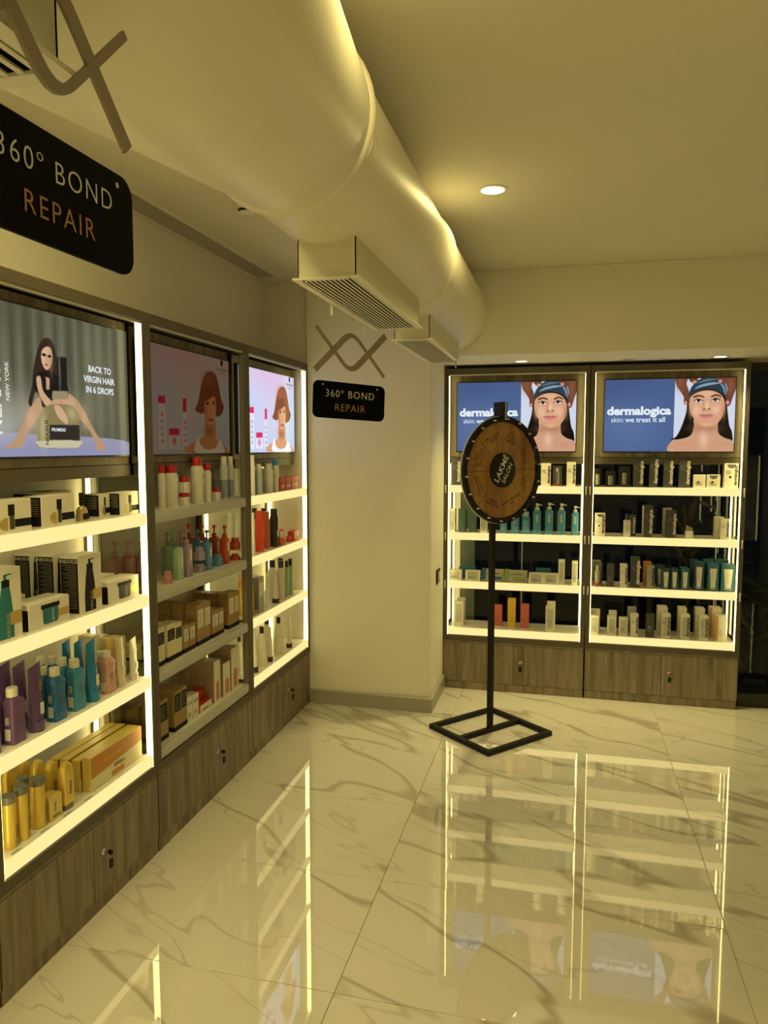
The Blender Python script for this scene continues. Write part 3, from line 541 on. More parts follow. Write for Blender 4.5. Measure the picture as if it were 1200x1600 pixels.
def gold_mat():
    m = mat('brushed gold wheel', (.36, .17, .035), .42, metal=.25); nt = m.node_tree; b = nt.nodes['Principled BSDF']
    tc = nt.nodes.new('ShaderNodeTexCoord'); g = nt.nodes.new('ShaderNodeTexNoise'); g.inputs['Scale'].default_value = 5; g.inputs['Detail'].default_value = 3; mx = nt.nodes.new('ShaderNodeValToRGB')
    mp = nt.nodes.new('ShaderNodeMapping'); mp.inputs['Scale'].default_value = (2.2, 1, .4); nt.links.new(tc.outputs['Object'], mp.inputs[0]); nt.links.new(mp.outputs[0], g.inputs['Vector'])
    mx.color_ramp.elements[0].position = .32; mx.color_ramp.elements[0].color = (.20, .09, .02, 1); mx.color_ramp.elements[1].position = .68; mx.color_ramp.elements[1].color = (.42, .24, .08, 1)
    nt.links.new(g.outputs['Fac'], mx.inputs[0]); nt.links.new(mx.outputs[0], b.inputs['Base Color']); return m
gold_w = gold_mat(); ink_b = mat('wheel print', (.03, .018, .008), .6)
seg = ['Gift Voucher\n500 off', 'Better Luck\nNext Time', 'Free\nNail / Hair\nApplication', 'Gift Voucher\n500 off', 'Better Luck\nNext Time', 'Free\nHair Wash\n& Blow dry', 'Gift Voucher\n1000 off', 'Free\nSpend Rs 1000']
seg = ['Better Luck\nNext Time', 'Free\nNail / Hair\nApplication', 'Gift Voucher\n500 off', 'Free\nHair Wash &\nBlow dry', 'Better Luck\nNext Time', 'Gift Voucher\n500 off', 'Free\n1000 Hair Spend', 'Gift Voucher\n500 off']
for k in range(8):
    a0 = 2 * PI * k / 8 + .02; a1 = a0 + 2 * PI / 8; r1 = WR - .03; r0 = .08; g = .004
    pts = [(r1 * math.cos(a), WZ + r1 * math.sin(a)) for a in np.linspace(a0 + .006, a1 - .006, 12)] + [(r0 * math.cos(a), WZ + r0 * math.sin(a)) for a in np.linspace(a1 - .012, a0 + .012, 6)]
    sg = new('wheel_segment', prism(pts, .004), gold_w, ws, (0, -.066, 0))
    am = (a0 + a1) / 2; rt = .185
    letter(sg, seg[k], ink_b, (rt * math.cos(am), -.0048, WZ + rt * math.sin(am)), .021, (0, PI / 2 - am, 0), name='segment_lettering')
new('backing_disc', lathe([(WR - .026, 0), (WR - .026, .004)], 64), black_m, ws, (0, -.062, WZ), (PI / 2, 0, 0))
hub = new('hub', lathe([(.093, 0), (.093, .012), (.088, .014)], 40), black_m, ws, (0, -.066, WZ), (PI / 2, 0, 0))
lk = mat('hub lettering', (.62, .60, .52), .5)
ca, sa = math.cos(math.radians(60)), math.sin(math.radians(60))
letter(ws, 'LAKM\u00c9', lk, (-.016 * sa * 1, -.0805, WZ + .016 * ca), .052, (0, -math.radians(60), 0), bold=.008, name='hub_lettering')
letter(ws, 'SALON', lk, (.032 * sa, -.0805, WZ - .032 * ca), .038, (0, -math.radians(60), 0), bold=.004, name='hub_lettering')
peg = lathe([(.0045, 0), (.0045, .014), (.003, .016)], 10)
for k in range(18):
    a = 2 * PI * (k + .3) / 18; new('peg', peg, mat('white peg', (.6, .58, .5), .4), ws, ((WR - .014) * math.cos(a), -.080, WZ + (WR - .014) * math.sin(a)), (PI / 2, 0, 0))
# ---------------------------------------------------------------- products
COL = {'purple': (.15, .07, .22), 'purple2': (.12, .06, .20), 'violet': (.13, .10, .32), 'blue': (.015, .14, .38), 'teal': (.05, .26, .46), 'sky': (.02, .22, .50), 'pink': (.62, .34, .30), 'goldtube': (.70, .50, .12), 'cream': (.66, .60, .44), 'pearl': (.68, .67, .62), 'ivory': (.75, .71, .58),
       'white': (.70, .68, .64), 'greyw': (.52, .51, .48), 'bluew': (.50, .55, .62), 'greyblue': (.46, .52, .54), 'rose': (.60, .27, .28), 'green': (.20, .30, .24), 'green2': (.34, .52, .34), 'green3': (.30, .44, .26), 'lilac': (.36, .28, .40), 'bluep': (.10, .25, .48), 'brick': (.48, .07, .035), 'palerose': (.62, .52, .50),
       'red': (.50, .01, .02), 'cyan': (.01, .26, .50), 'black': (.012, .011, .012), 'redcan': (.72, .05, .015), 'orangecan': (.55, .12, .03), 'blackcan': (.02, .018, .018), 'amber': (.72, .36, .04),
       'whitecard': (.74, .71, .63), 'creamcard': (.72, .66, .45), 'redcard': (.58, .045, .02), 'greycard': (.33, .33, .31), 'dgrey': (.055, .055, .055), 'dgrey2': (.05, .06, .058), 'dgreen': (.06, .12, .11), 'tealcard': (.03, .155, .23), 'bluecard': (.03, .13, .26), 'limecard': (.28, .38, .05), 'coral': (.62, .15, .11), 'yellow': (.74, .48, .04), 'orangecard': (.66, .24, .03), 'navy': (.025, .075, .13), 'tan': (.34, .22, .085), 'gold': (.76, .58, .15)}
def cm(c, r=None, kind='plastic'):
    card = c.endswith('card') or c in ('dgrey', 'dgrey2', 'dgreen', 'coral', 'yellow', 'navy', 'tan')
    return mat('%s %s' % (c, 'card' if card else 'plastic'), COL[c], r if r is not None else (.5 if card else .3), noise=(30, .04))
blk = mat('black print', (.010, .009, .008), .5, spec=.15); wht = mat('white print', (.74, .72, .66), .5); gry = mat('grey print', (.40, .39, .36), .5); gld = mat('gold foil', (.62, .46, .15), .3, metal=.5); orn = mat('orange print', (.56, .24, .04), .5); tealp = mat('teal print', (.01, .15, .18), .4); greyt = mat('smoke grey cap', (.17, .165, .14), .35); lines_m = mat('fine print', (.35, .33, .29), .6); linesd = mat('dark fine print', (.16, .13, .09), .6)
clear_m = glass('clear plastic', (.90, .90, .88), .35)
E4 = .0004
def plate(p, n, x0, x1, z0, z1, yf, m, side=False):
    """thin printed plate on the front (-Y) face at y=yf, or on the -X face at x=yf when side"""
    if side: return new(n, box(yf - E4, yf, x0, x1, z0, z1), m, p)
    return new(n, box(x0, x1, yf - E4, yf, z0, z1), m, p)
def fine(p, x0, x1, zs, yf, m, side=False, t=.0014):
    bs = []
    for i, z in enumerate(zs):
        e = x1 - (x1 - x0) * (.0, .25, .1, .4)[i % 4]
        bs.append((yf - 2 * E4, yf - E4, x0, e, z, z + t) if side else (x0, e, yf - 2 * E4, yf - E4, z, z + t))
    return new('fine_print', boxes(bs), m, p)
def carton(t, w, d, h, m):
    b = new('carton_body', box(-w / 2, w / 2, -d / 2, d / 2, 0, h, .0008), m, t)
    new('tuck_flap', box(-w / 2 + .002, w / 2 - .002, -d / 2 + .001, d / 2 - .004, h, h + .0007), m, b); return b
def K_plain(t, w, d, h, o):
    b = carton(t, w, d, h, cm(o['col'])); f = -d / 2
    if 'front' in o: plate(b, 'front_print', -w / 2 + .001, w / 2 - .001, .001, h - .001, f, cm(o['front']))
    if o.get('lab'): plate(b, 'label', -w * .34, w * .34, h * .45, h * .85, f, wht); fine(b, -w * .25, w * .25, [h * .5 + k * h * .08 for k in range(4)], f - E4, linesd)
    else: fine(b, -w * .3, w * .3, [h * .2 + k * h * .05 for k in range(4)], f, linesd)
    if 'txt' in o: letter(b, o['txt'], blk, (0, f - E4, h * .72), w * .42, bold=.01)
    if 'tilt' in o: t.rotation_euler[0] = 0; b.rotation_euler = (o['tilt'], 0, 0); b.location.z = d / 2 * abs(math.sin(o['tilt']))
def K_nex_perfume(t, w, d, h, o):
    b = carton(t, w, d, h, cm('whitecard')); f = -d / 2; s = -w / 2
    plate(b, 'side_print', -d * .46, d * .46, h * .04, h * .96, s, blk, True); fine(b, -d * .36, d * .36, [h * (.86 - .07 * k) for k in range(8)], s - E4, lines_m, True)
    n = 14; pts = [(-w * .06 + w * .0 - w * .2 * math.sin(PI * i / n), h * .27 + h * .2 * math.cos(PI * i / n)) for i in range(n + 1)]
    new('gold_print', prism(pts, E4), gld, b, (0, f, 0))
    plate(b, 'cap_print', -w * .05, w * .10, h * .52, h * .86, f, blk); plate(b, 'bottle_print', -w * .02, w * .09, h * .10, h * .52, f - E4 / 2, mat('dark glass print', (.06, .05, .03), .4)); plate(b, 'label_print', w * .10, w / 2 - .001, h * .16, h * .40, f, blk)
def K_nex_tall(t, w, d, h, o):
    b = carton(t, w, d, h, cm('whitecard')); f = -d / 2; s = -w / 2; ink = tealp if o['ink'] == 'teal' else blk
    plate(b, 'side_print', -d * .47, d * .47, h * .02, h * .955, s, blk, True); fine(b, -d * .38, d * .38, [h * (.84 - .035 * k) for k in range(22)], s - E4, lines_m, True, .0011)
    letter(b, 'NEXXUS', wht, (s - E4, 0, h * .905), d * .24, (0, 0, -PI / 2))
    bw = w * .24
    prof = [(-bw, .02), (-bw, .3), (-bw * .75, .6), (-bw * .55, .74), (-bw * .55, .84), (-bw * .2, .85), (-bw * .2, .92), (bw * .9, .925), (bw * .9, .91), (bw * .2, .90), (bw * .2, .85), (bw * .55, .84), (bw * .55, .74), (bw * .75, .6), (bw, .3), (bw, .02)]
    new('bottle_print', prism([(x, z * h) for x, z in prof], E4), ink, b, (-w * .02, f, 0)); plate(b, 'pump_print', -bw * .5, bw * .5, h * .74, h * .845, f - E4 / 2, blk)
    plate(b, 'gold_print', w * .10, w / 2 - .001, h * .2, h * .38, f - E4, gld); letter(b, 'NEXXUS', gry, (w * .04, f - E4, h * .20), h * .085, (0, -PI / 2, 0))
def K_nex_short(t, w, d, h, o):
    b = carton(t, w, d, h, cm('whitecard')); f = -d / 2; s = -w / 2; ink = tealp if o['ink'] == 'teal' else mat('dark green print', (.03, .035, .02), .4)
    plate(b, 'side_print', -d * .47, d * .47, h * .02, h * .80, s, blk, True)
    jw = w * .19
    new('jar_print', prism([(-jw, .18 * h), (-jw * .8, .1 * h), (jw * .8, .1 * h), (jw, .18 * h), (jw, .72 * h), (-jw, .72 * h)], E4), ink, b, (w * .02, f, 0)); plate(b, 'lid_print', -jw * 1.2 + w * .02, jw * 1.2 + w * .02, h * .70, h * .86, f - E4 / 2, blk)
    plate(b, 'gold_print', w * .2, w / 2 - .001, h * .25, h * .55, f, gld); letter(b, 'NEXXUS', wht, (w * .08, f - E4, h * .4), h * .13, (0, -PI / 2, 0))
def K_goldlong(t, w, d, h, o):
    b = carton(t, w, d, h, cm('gold', .4)); f = -d / 2
    new('orange_band', prism([(-w / 2 + .001, h - .002), (w / 2 - .001, h - .002), (w / 2 - .001, h * .55), (-w / 2 + .001, h * .38)], E4), orn, b, (0, f, 0))
    new('cream_band', prism([(-w / 2 + .001, h * .38), (w / 2 - .001, h * .55), (w / 2 - .001, .002), (-w / 2 + .001, .002)], E4), cm('creamcard'), b, (0, f, 0))
    plate(b, 'orange_patch', -w * .12, w * .12, h * .06, h * .22, f - E4, orn); fine(b, -w * .08, w * .16, [h * (.3 + .03 * k) for k in range(4)], f - E4, linesd)
    letter(b, 'deep smooth', gld, (-w * .1, f - E4, h * .7), h * .16)
    plate(b, 'back_band', -w / 2 + .001, w / 2 - .001, .001, h - .001, d / 2 + E4, blk)
def K_goldbox(t, w, d, h, o):
    b = carton(t, w, d, h, cm('gold', .4)); f = -d / 2
    letter(b, 'deep', linesd, (-w * .12, f, h * .55), h * .22, (0, -PI / 2, 0), bold=.02); fine(b, -w * .35, w * .35, [h * (.12 + .05 * k) for k in range(3)], f, linesd)
def K_brown(t, w, d, h, o):
    st = o.get('style', 'brown'); body = {'creamblack': 'creamcard'}.get(st, 'tan'); b = carton(t, w, d, h, cm(body)); f = -d / 2; hb = min(.02, h * .16)
    new('base_band', box(-w / 2 - E4, w / 2 + E4, -d / 2 - E4, d / 2 + E4, .0006, hb), blk, b)
    if st == 'brown': plate(b, 'label', -w * .38, w * .38, h * .42, h * .86, f, wht); fine(b, -w * .28, w * .28, [h * (.46 + .045 * k) for k in range(8)], f - E4, linesd)
    if st == 'creamblack': plate(b, 'label', -w * .42, w * .42, h * .55, h * .86, f, blk); fine(b, -w * .3, w * .3, [h * (.6 + .05 * k) for k in range(5)], f - E4, lines_m)
    if st == 'goldblack': plate(b, 'label', -w * .42, w * .42, h * .48, h * .92, f, blk); fine(b, -w * .3, w * .3, [h * (.54 + .05 * k) for k in range(7)], f - E4, lines_m)
    s = -w / 2
    for z in (.55, .8): plate(b, 'side_panel_line', -d * .42, d * .42, h * z, h * z + .0012, s, cm('gold', .4), True)
    if st == 'plaintan':
        fine(b, -d * .4, d * .4, [h * (.25 + .07 * k) for k in range(9)], s, linesd, True)
def K_tanpink(t, w, d, h, o):
    b = carton(t, w, d, h, mat('tan side card', (.40, .29, .19), .5)); f = -d / 2
    plate(b, 'front_print', -w / 2 + .0008, w / 2 - .0008, .001, h - .001, f, cm('whitecard'))
    bw = w * .26; pk = mat('pink print', (.56, .20, .14), .4)
    new('bottle_print', prism([(-bw, .06 * h), (bw, .06 * h), (bw, .42 * h), (bw * .5, .50 * h), (-bw * .5, .50 * h), (-bw, .42 * h)], E4), pk, b, (w * .05, f - E4, 0)); plate(b, 'cap_print', -bw * .1, bw * .5, h * .5, h * .68, f - E4, wht)
    fine(b, -d * .3, d * .3, [h * (.6 + .05 * k) for k in range(5)], -w / 2, linesd, True)
def K_derm(t, w, d, h, o):
    b = carton(t, w, d, h, cm(o['col'])); f = -d / 2; lb = o.get('lab')
    if lb == 'grey': plate(b, 'label', -w * .36, w * .36, h * .1, h * .9, f, mat('pale grey print', (.48, .47, .42), .5))
    if lb == 'wside':
        for sx in (-w / 2 - E4, w / 2): new('side_print', box(sx, sx + E4, -d / 2 + .002, d / 2 - .002, .002, h - .002), wht, b)
    if lb == 'orange': plate(b, 'orange_edge', -w / 2 + .0005, -w * .3, .002, h - .002, f, cm('orangecard')); new('side_print', box(w / 2, w / 2 + E4, -d / 2, d / 2, .002, h - .002), cm('orangecard'), b)
    if lb == 'arc': new('arc_print', prism([(w * .32 * math.cos(a), h * .96 - w * .30 * math.sin(a)) for a in np.linspace(0, PI, 12)], E4), mat('slate print', (.12, .13, .16), .5), b, (0, f, 0))
    if lb in ('round', 'arc'): new('round_mark', lathe([(min(w, h) * .09, 0), (min(w, h) * .09, E4)], 14), blk if o['col'] != 'dgrey' else wht, b, (-w * .08, f, h * .45), (PI / 2, 0, 0))
    tx = o.get('txt')
    if tx: letter(b, 'dermalogica', wht if tx == 'w' else blk, (w * .30, f - E4, h * .5), h * .16, (0, -PI / 2, 0), bold=.03)
    else: fine(b, -w * .3, w * .25, [h * (.25 + .06 * k) for k in range(4)], f - E4, linesd if o['col'] not in ('dgrey', 'dgreen', 'navy', 'dgrey2') else lines_m)
    if tx: fine(b, -w * .4, w * .05, [h * (.6 + .05 * k) for k in range(3)], f - E4, linesd if tx == 'k' else lines_m)
def K_tubepack(t, w, d, h, o):
    b = carton(t, w, d, h, cm(o['col'])); f = -d / 2
    tp = new('tube_print', prism([(-w * .2, h * .12), (w * .2, h * .12), (w * .32, h * .84), (-w * .32, h * .84)], E4), wht, b, (0, f, 0))
    plate(b, 'cap_print', -w * .24, w * .24, h * .06, h * .14, f - E4, gry); fine(b, -w * .2, w * .12, [h * (.35 + .07 * k) for k in range(5)], f - 2 * E4, linesd)
def K_clearbox(t, w, d, h, o):
    new('clear_shell', box(-w / 2, w / 2, -d / 2, d / 2, 0, h, .001), clear_m, t); c = o['col']
    new('tray', box(-w / 2 + .003, w / 2 - .003, -d / 2 + .003, d / 2 - .003, .001, h * .12), cm({'amber': 'amber', 'redtube': 'coral', 'bluetube': 'dgrey'}[c]), t)
    new('back_card', box(-w / 2 + .002, w / 2 - .002, d / 2 - .004, d / 2 - .002, .001, h * .97), cm({'amber': 'creamcard', 'redtube': 'greycard', 'bluetube': 'dgrey'}[c]), t)
    r = min(w, d) * .34; n = new('inner_tube', lathe([(r, h * .12), (r, h * .6), (r * .9, h * .66), (r * .6, h * .67)], 16), cm('amber' if c == 'amber' else 'white'), t)
    new('inner_cap', lathe([(r * .6, h * .67), (r * .6, h * .86)], 14), cm('black' if c == 'bluetube' else 'white'), n)
def K_perfume(t, w, d, h, o):
    new('bottle_body', loft([rr(w * .9, w * .6, .01, 0), rr(w * .92, w * .62, .012, h * .35), rr(w * .8, w * .5, .012, h * .46), rr(w * .3, w * .3, .008, h * .52), rr(w * .3, w * .3, .008, h * .56)], key=('pf', w, h)), mat('pale oil glass', (.42, .34, .14), .08, spec=.8), t)
    new('label', box(-w * .3, w * .46, -w * .315, -w * .308, h * .06, h * .27), blk, t); new('cap', lathe([(w * .19, h * .56), (w * .19, h * .985), (w * .17, h)], 18), blk, t)
def K_tube(t, w, d, h, o):
    col = cm(o['col'], .3); wv = w; ca = h * .16
    secs = [ell(wv * .92, d * .92, ca), ell(wv * .95, d * .9, h * .3), ell(wv, d * .62, h * .6), ell(wv * 1.02, d * .3, h * .85), ell(wv * 1.03, .003, h * .97)]
    for i in (3, 4): secs[i] = [(x, y, z + x * .22 * (1 if i == 4 else .5)) for x, y, z in secs[i]]
    b = new('tube_body', loft(secs), col, t); new('cap', lathe([(w * .43, .0), (w * .45, ca * .1), (w * .45, ca)], 20), col, t)
    new('label', box(-w * .02, w * .26, -d * .50, -d * .47, h * .25, h * .42), wht, b); letter(b, 'TEC', gld, (w * .18, -d * .38, h * .68), h * .1, (.12, -PI / 2, 0))
def K_tube2(t, w, d, h, o):
    ca = h * .14; b = new('tube_body', loft([ell(w * .9, d * .95, ca), ell(w * .95, d * .85, h * .4), ell(w, d * .5, h * .7), ell(w * 1.0, .004, h)]), cm(o['col']), t)
    new('cap', lathe([(w * .46, 0), (w * .47, .002), (w * .47, ca)], 20), mat('dark brown cap', (.035, .022, .018), .35), t); fine(b, w * -.04, w * .04, [h * (.3 + .03 * k) for k in range(14)], -d * .42, linesd)
def K_wavy(t, w, d, h, o):
    hb = h * .79; secs = []
    for i in range(13):
        u = i / 12; k = .045 * w * math.sin(u * PI * 2.1 + .4); secs.append(rr(w * .95 + k, d * .95 + k, .008, u * hb * .93 + (.0006 if i else 0)))
    c0 = -w * .10
    secs += [rr(w * .80, d * .85, .008, hb * 1.0, cx=c0 * .4), rr(w * .56, d * .62, .01, hb * 1.06, cx=c0), rr(w * .5, d * .55, .012, hb * 1.09, cx=c0)]
    c = o['col']; b = new('bottle_body', loft(secs), cm(c, .22), t)
    cap = loft([ell(w * .60, w * .54, hb * 1.07, cx=c0), ell(w * .60, w * .54, h * .975, cx=c0), ell(w * .56, w * .50, h, cx=c0)])
    new('cap', cap, mat('milky cap', (.74, .72, .62), .35), t)
    new('label', box(-w * .48 - .002, -w * .48, -d * .22, d * .22, h * .08, h * .28), wht, b); new('barcode', box(-w * .48 - .003, -w * .48 + .001, -d * .12, d * .16, h * .36, h * .5), gry, b)
    fine(b, -w * .25, w * .3, [hb * (.45 + .05 * k) for k in range(4)], -d * .5, linesd)
def K_goldbottle(t, w, d, h, o):
    r = w / 2; b = new('bottle_body', lathe([(r * .9, 0), (r * .98, .004), (r * .98, h * .15), (r * .88, h * .5), (r * .82, h * .86)], 24), mat('gold lacquer', (.76, .55, .11), .28, metal=.3), t)
    new('cap', lathe([(r * .86, h * .86), (r * .88, h * .865), (r * .88, h * .985), (r * .84, h)], 24), greyt, t)
    letter(b, 'deep', linesd, (r * .3, -r * .97, h * .3), h * .14, (0, -PI / 2, .28), bold=.02); fine(b, -r * .1, r * .5, [h * (.06 + .03 * k) for k in range(4)], -r * .97, linesd)
def K_arch(t, w, d, h, o):
    ca = h * .12; n = 14
    def sec(y, k):
        pts = [(-w * .46 * k, ca), (w * .46 * k, ca), (w * .5 * k, h * .35)]
        return pts
    prof = [(-w * .46, ca), (w * .46, ca), (w * .49, h * .3), (w * .47, h * .62)] + [(w * .47 * math.cos(PI * i / n), h * .70 + h * .30 * math.sin(PI * i / n)) for i in range(n + 1)] + [(-w * .47, h * .62), (-w * .49, h * .3)]
    zc = h * .5; secs = []
    for y, k in ((d / 2, .86), (d * .36, .96), (0, 1.0), (-d * .36, .96), (-d / 2, .86)): secs.append([(x * k, y, zc + (z - zc) * (k if z > zc else 1)) for x, z in prof])
    b = new('tube_body', loft(secs), mat('gold lacquer', (.76, .55, .11), .28, metal=.3), t); new('cap', loft([rr(w * .8, d * .9, .008, 0), rr(w * .84, d * .95, .008, ca)]), greyt, t)
    letter(b, 'deep', linesd, (w * .05, -d * .505, h * .45), h * .15, (0, -PI / 2, 0), bold=.02)
def K_capbottle(t, w, d, h, o):
    r = w / 2; hc = h * .18; c = o['col']; two = o['cap'] in ('black', 'cyan')
    b = new('bottle_body', lathe([(r * .94, 0), (r * .98, .003), (r * .98, h * .70), (r * .93, h * .77), (r * .74, h - hc), (r * .70, h - hc)], 22), cm(c), t)
    new('cap', lathe([(r * .74, h - hc), (r * .74, h - .002), (r * .70, h)], 20), cm(o['cap'], .3), t)
    if c in ('bluew', 'greyw'): new('lower_band', lathe([(r * .985, h * .05), (r * .985, h * .45)], 22), mat('blue grey band', (.24, .28, .36), .4), b)
    new('ring_mark', lathe([(r * .3, 0), (r * .3, E4)], 14), gry, b, (r * .1, -r * .985, h * .58), (PI / 2, 0, 0)); fine(b, -r * .16, r * .22, [h * (.14 + .03 * k) for k in range(9)], -r * .985, mat('red print', (.40, .08, .05), .5) if o['cap'] == 'red' else linesd)
def K_neckbottle(t, w, d, h, o):
    r = w / 2; b = new('bottle_body', lathe([(r * .92, 0), (r, .004), (r, h * .45), (r * .86, h * .66), (r * .5, h * .82), (r * .42, h * .84)], 22), cm(o['col']), t)
    new('cap', lathe([(r * .45, h * .83), (r * .45, h - .002), (r * .4, h)], 18), cm('black'), t); fine(b, r * .3, r * .55, [h * (.1 + .02 * k) for k in range(20)], -r * .90, blk)
def K_jar(t, w, d, h, o):
    r = w / 2; b = new('jar_body', loft([rr(w * .98, w * .95, r * .55, 0, 5), rr(w, w * .97, r * .6, .003, 5), rr(w, w * .97, r * .6, h * .62, 5), rr(w * .9, w * .88, r * .7, h * .67, 5)]), cm(o['col']), t)
    new('lid', lathe([(r * .80, h * .66), (r * .82, h * .68), (r * .82, h * .97), (r * .78, h)], 22), cm(o['cap'], .3), t); fine(b, -r * .4, r * .4, [h * (.2 + .1 * k) for k in range(4)], -r * .975, mat('red print', (.40, .08, .05), .5) if o['cap'] == 'red' else linesd)
def K_pump(t, w, d, h, o, bh=.67, pm=None, neck=.68):
    m = cm(o['col']); pm = pm or m; b = new('bottle_body', loft([rr(w * .94, w * .94, .006, 0), rr(w, w, .008, .003), rr(w, w, .008, h * bh - .006), rr(w * .92, w * .92, .01, h * bh), rr(w * .45, w * .45, .02, h * (bh + .02))]), m, t)
    p = new('pump_collar', lathe([(w * .28, h * (bh + .02)), (w * .30, h * (bh + .03)), (w * .27, h * (bh + .10)), (w * .16, h * (bh + .12))], 16), pm, t)
    new('pump_stem', lathe([(w * .10, h * (bh + .12)), (w * .10, h * .93)], 12), pm, p)
    hd = new('pump_head', loft([ell(w * .34, w * .34, h * .92), ell(w * .40, w * .40, h * .94), ell(w * .38, w * .38, h * .995), ell(w * .3, w * .3, h)]), pm, p)
    new('nozzle', loft([[(x, y, z) for x, y, z in ((w * .1, -.004, h * .945), (w * .1, .004, h * .945), (w * .1, .004, h * .985), (w * .1, -.004, h * .985))], [(w * .62, -.003, h * .925), (w * .62, .003, h * .925), (w * .62, .003, h * .955), (w * .62, -.003, h * .955)]]), pm, hd)
    plate(b, 'label', -w * .16, w * .16, h * bh * .5, h * bh * .85, -w / 2, {'rose': mat('rose print', (.44, .18, .18), .5), 'tealp2': mat('pale teal print', (.30, .50, .50), .5)}.get(o.get('col'), wht)); fine(b, -w * .3, w * .3, [h * (.1 + .03 * k) for k in range(4)], -w / 2, linesd)
def K_bottlesq(t, w, d, h, o):
    b = new('bottle_body', loft([rr(w * .94, w * .94, .006, 0), rr(w, w, .008, .003), rr(w, w, .008, h - .012), rr(w * .92, w * .92, .01, h - .006)]), cm(o['col']), t); new('cap', loft([rr(w * .9, w * .9, .008, h - .006), rr(w * .9, w * .9, .008, h)]), cm(o['col']), t)
    plate(b, 'label', -w * .16, w * .16, h * .4, h * .75, -w / 2, wht)
def K_can(t, w, d, h, o):
    r = w / 2; m = cm(o['col'], .28); b = new('can_body', lathe([(r * .93, 0), (r, .004), (r, h * .78), (r * .95, h * .80)], 22), m, t); new('cap', lathe([(r * .86, h * .80), (r * .84, h * .985), (r * .78, h)], 20), m, t)
    if o.get('txt'): letter(b, 'osis', wht if o['col'] != 'white' else linesd, (r * .35, -r * 1.0, h * .42), h * .17, (0, -PI / 2, .35), bold=.03)
    if o.get('lab'): new('label', box(-r * .3, r * .6, -r * 1.01, -r * .86, h * .26, h * .44), wht, b)
    fine(b, -r * .2, r * .4, [h * (.1 + .04 * k) for k in range(3)], -r * .99, lines_m)
def K_sprayb(t, w, d, h, o):
    r = w / 2; b = new('bottle_body', lathe([(r * .95, 0), (r, .004), (r, h * .58), (r * .6, h * .70), (r * .4, h * .72)], 20), mat('amber oil', (.62, .40, .06), .12, spec=.7), t); p = new('sprayer', lathe([(r * .5, h * .71), (r * .52, h * .8), (r * .3, h * .82), (r * .3, h * .9)], 16), cm('orangecard'), t)
    new('trigger', box(-r * .45, r * .35, -r * .3, r * .3, h * .88, h, .003), cm('orangecard'), p)
def K_tealcap(t, w, d, h, o):
    hb = h * .78; b = new('bottle_body', loft([rr(w * .94, d * .9, .006, 0), rr(w, d, .008, .003), rr(w, d, .008, hb * .95), rr(w * .7, d * .7, .008, hb)]), mat('teal glass plastic', (.05, .26, .45), .2), t); new('cap', loft([rr(w * .66, d * .66, .008, hb), rr(w * .66, d * .66, .008, h)]), mat('milky teal cap', (.40, .50, .46), .3), t); fine(b, -w * .3, w * .3, [hb * (.2 + .09 * k) for k in range(7)], -d / 2, wht)
def K_tealpump(t, w, d, h, o):
    m = mat('teal glass plastic', (.05, .26, .45), .2); MATS['tealp2 plastic'] = m
    COL['tealp2'] = (.05, .26, .45); K_pump(t, w * .96, d, h, {'col': 'tealp2'}, .76, mat('milky pump', (.60, .60, .50), .3)); fine(t.children[0], -w * .3, w * .3, [h * (.1 + .06 * k) for k in range(9)], -w * .485, mat('pale teal print', (.30, .50, .50), .5))
def K_capfar(t, w, d, h, o):
    new('bottle_body', loft([rr(w, d, .004, 0), rr(w, d, .004, h * .68), rr(w * .6, d * .6, .004, h * .74)]), cm('white'), t); new('cap', lathe([(w * .28, h * .74), (w * .26, h)], 14), cm('black'), t); fine(t.children[0], -w * .3, w * .3, [h * (.2 + .08 * k) for k in range(4)], -d / 2, linesd)
def K_sticks(t, w, d, h, o):
    st = new('stand', loft([rr(w, d, .003, 0), rr(w, d, .003, h * .6)]), cm('whitecard'), t)
    for i, x in enumerate((-.3, 0, .3)): new('vial', lathe([(w * .12, h * .6), (w * .12, h * (.8 + .09 * (2 - i))), (w * .07, h * (.86 + .09 * (2 - i)))], 10, x * w), mat('pale amber vial', (.55, .44, .24), .25), t)
def K_sachet(t, w, d, h, o):
    n = 8; tilt = math.atan2(h, d); L = math.hypot(h, d); bm = bmesh.new(); g = []
    for j in range(n + 1):
        row = []
        for i in range(n + 1):
            u, v = i / n, j / n; z = .007 * (math.sin(PI * u) * math.sin(PI * v)) ** .5; row.append(bm.verts.new((w * (u - .5), L * v, z)))
        g.append(row)
    for j in range(n):
        for i in range(n): bm.faces.new((g[j][i], g[j][i + 1], g[j + 1][i + 1], g[j + 1][i]))
    r = bmesh.ops.solidify(bm, geom=bm.faces[:], thickness=.0015); me = mesh_from(bm, 's', 60)
    b = new('packet', me, cm('whitecard'), t, (0, -d / 2, .004), (tilt, 0, 0))
    new('colour_band', box(-w * .5, -w * .30, .004, L * .98, .0062, .0075), cm(o['col']), b); new('colour_band', box(-w * .1, w * .42, L * .08, L * .30, .0072, .0085), cm(o['col']), b); fine_ = new('fine_print', box(-w * .2, w * .3, L * .55, L * .6, .0075, .0088), linesd, b)
    new('prop', box(-w * .3, w * .3, d / 2 - .012, d / 2 - .006, 0, h * .8), cm('creamcard'), t)
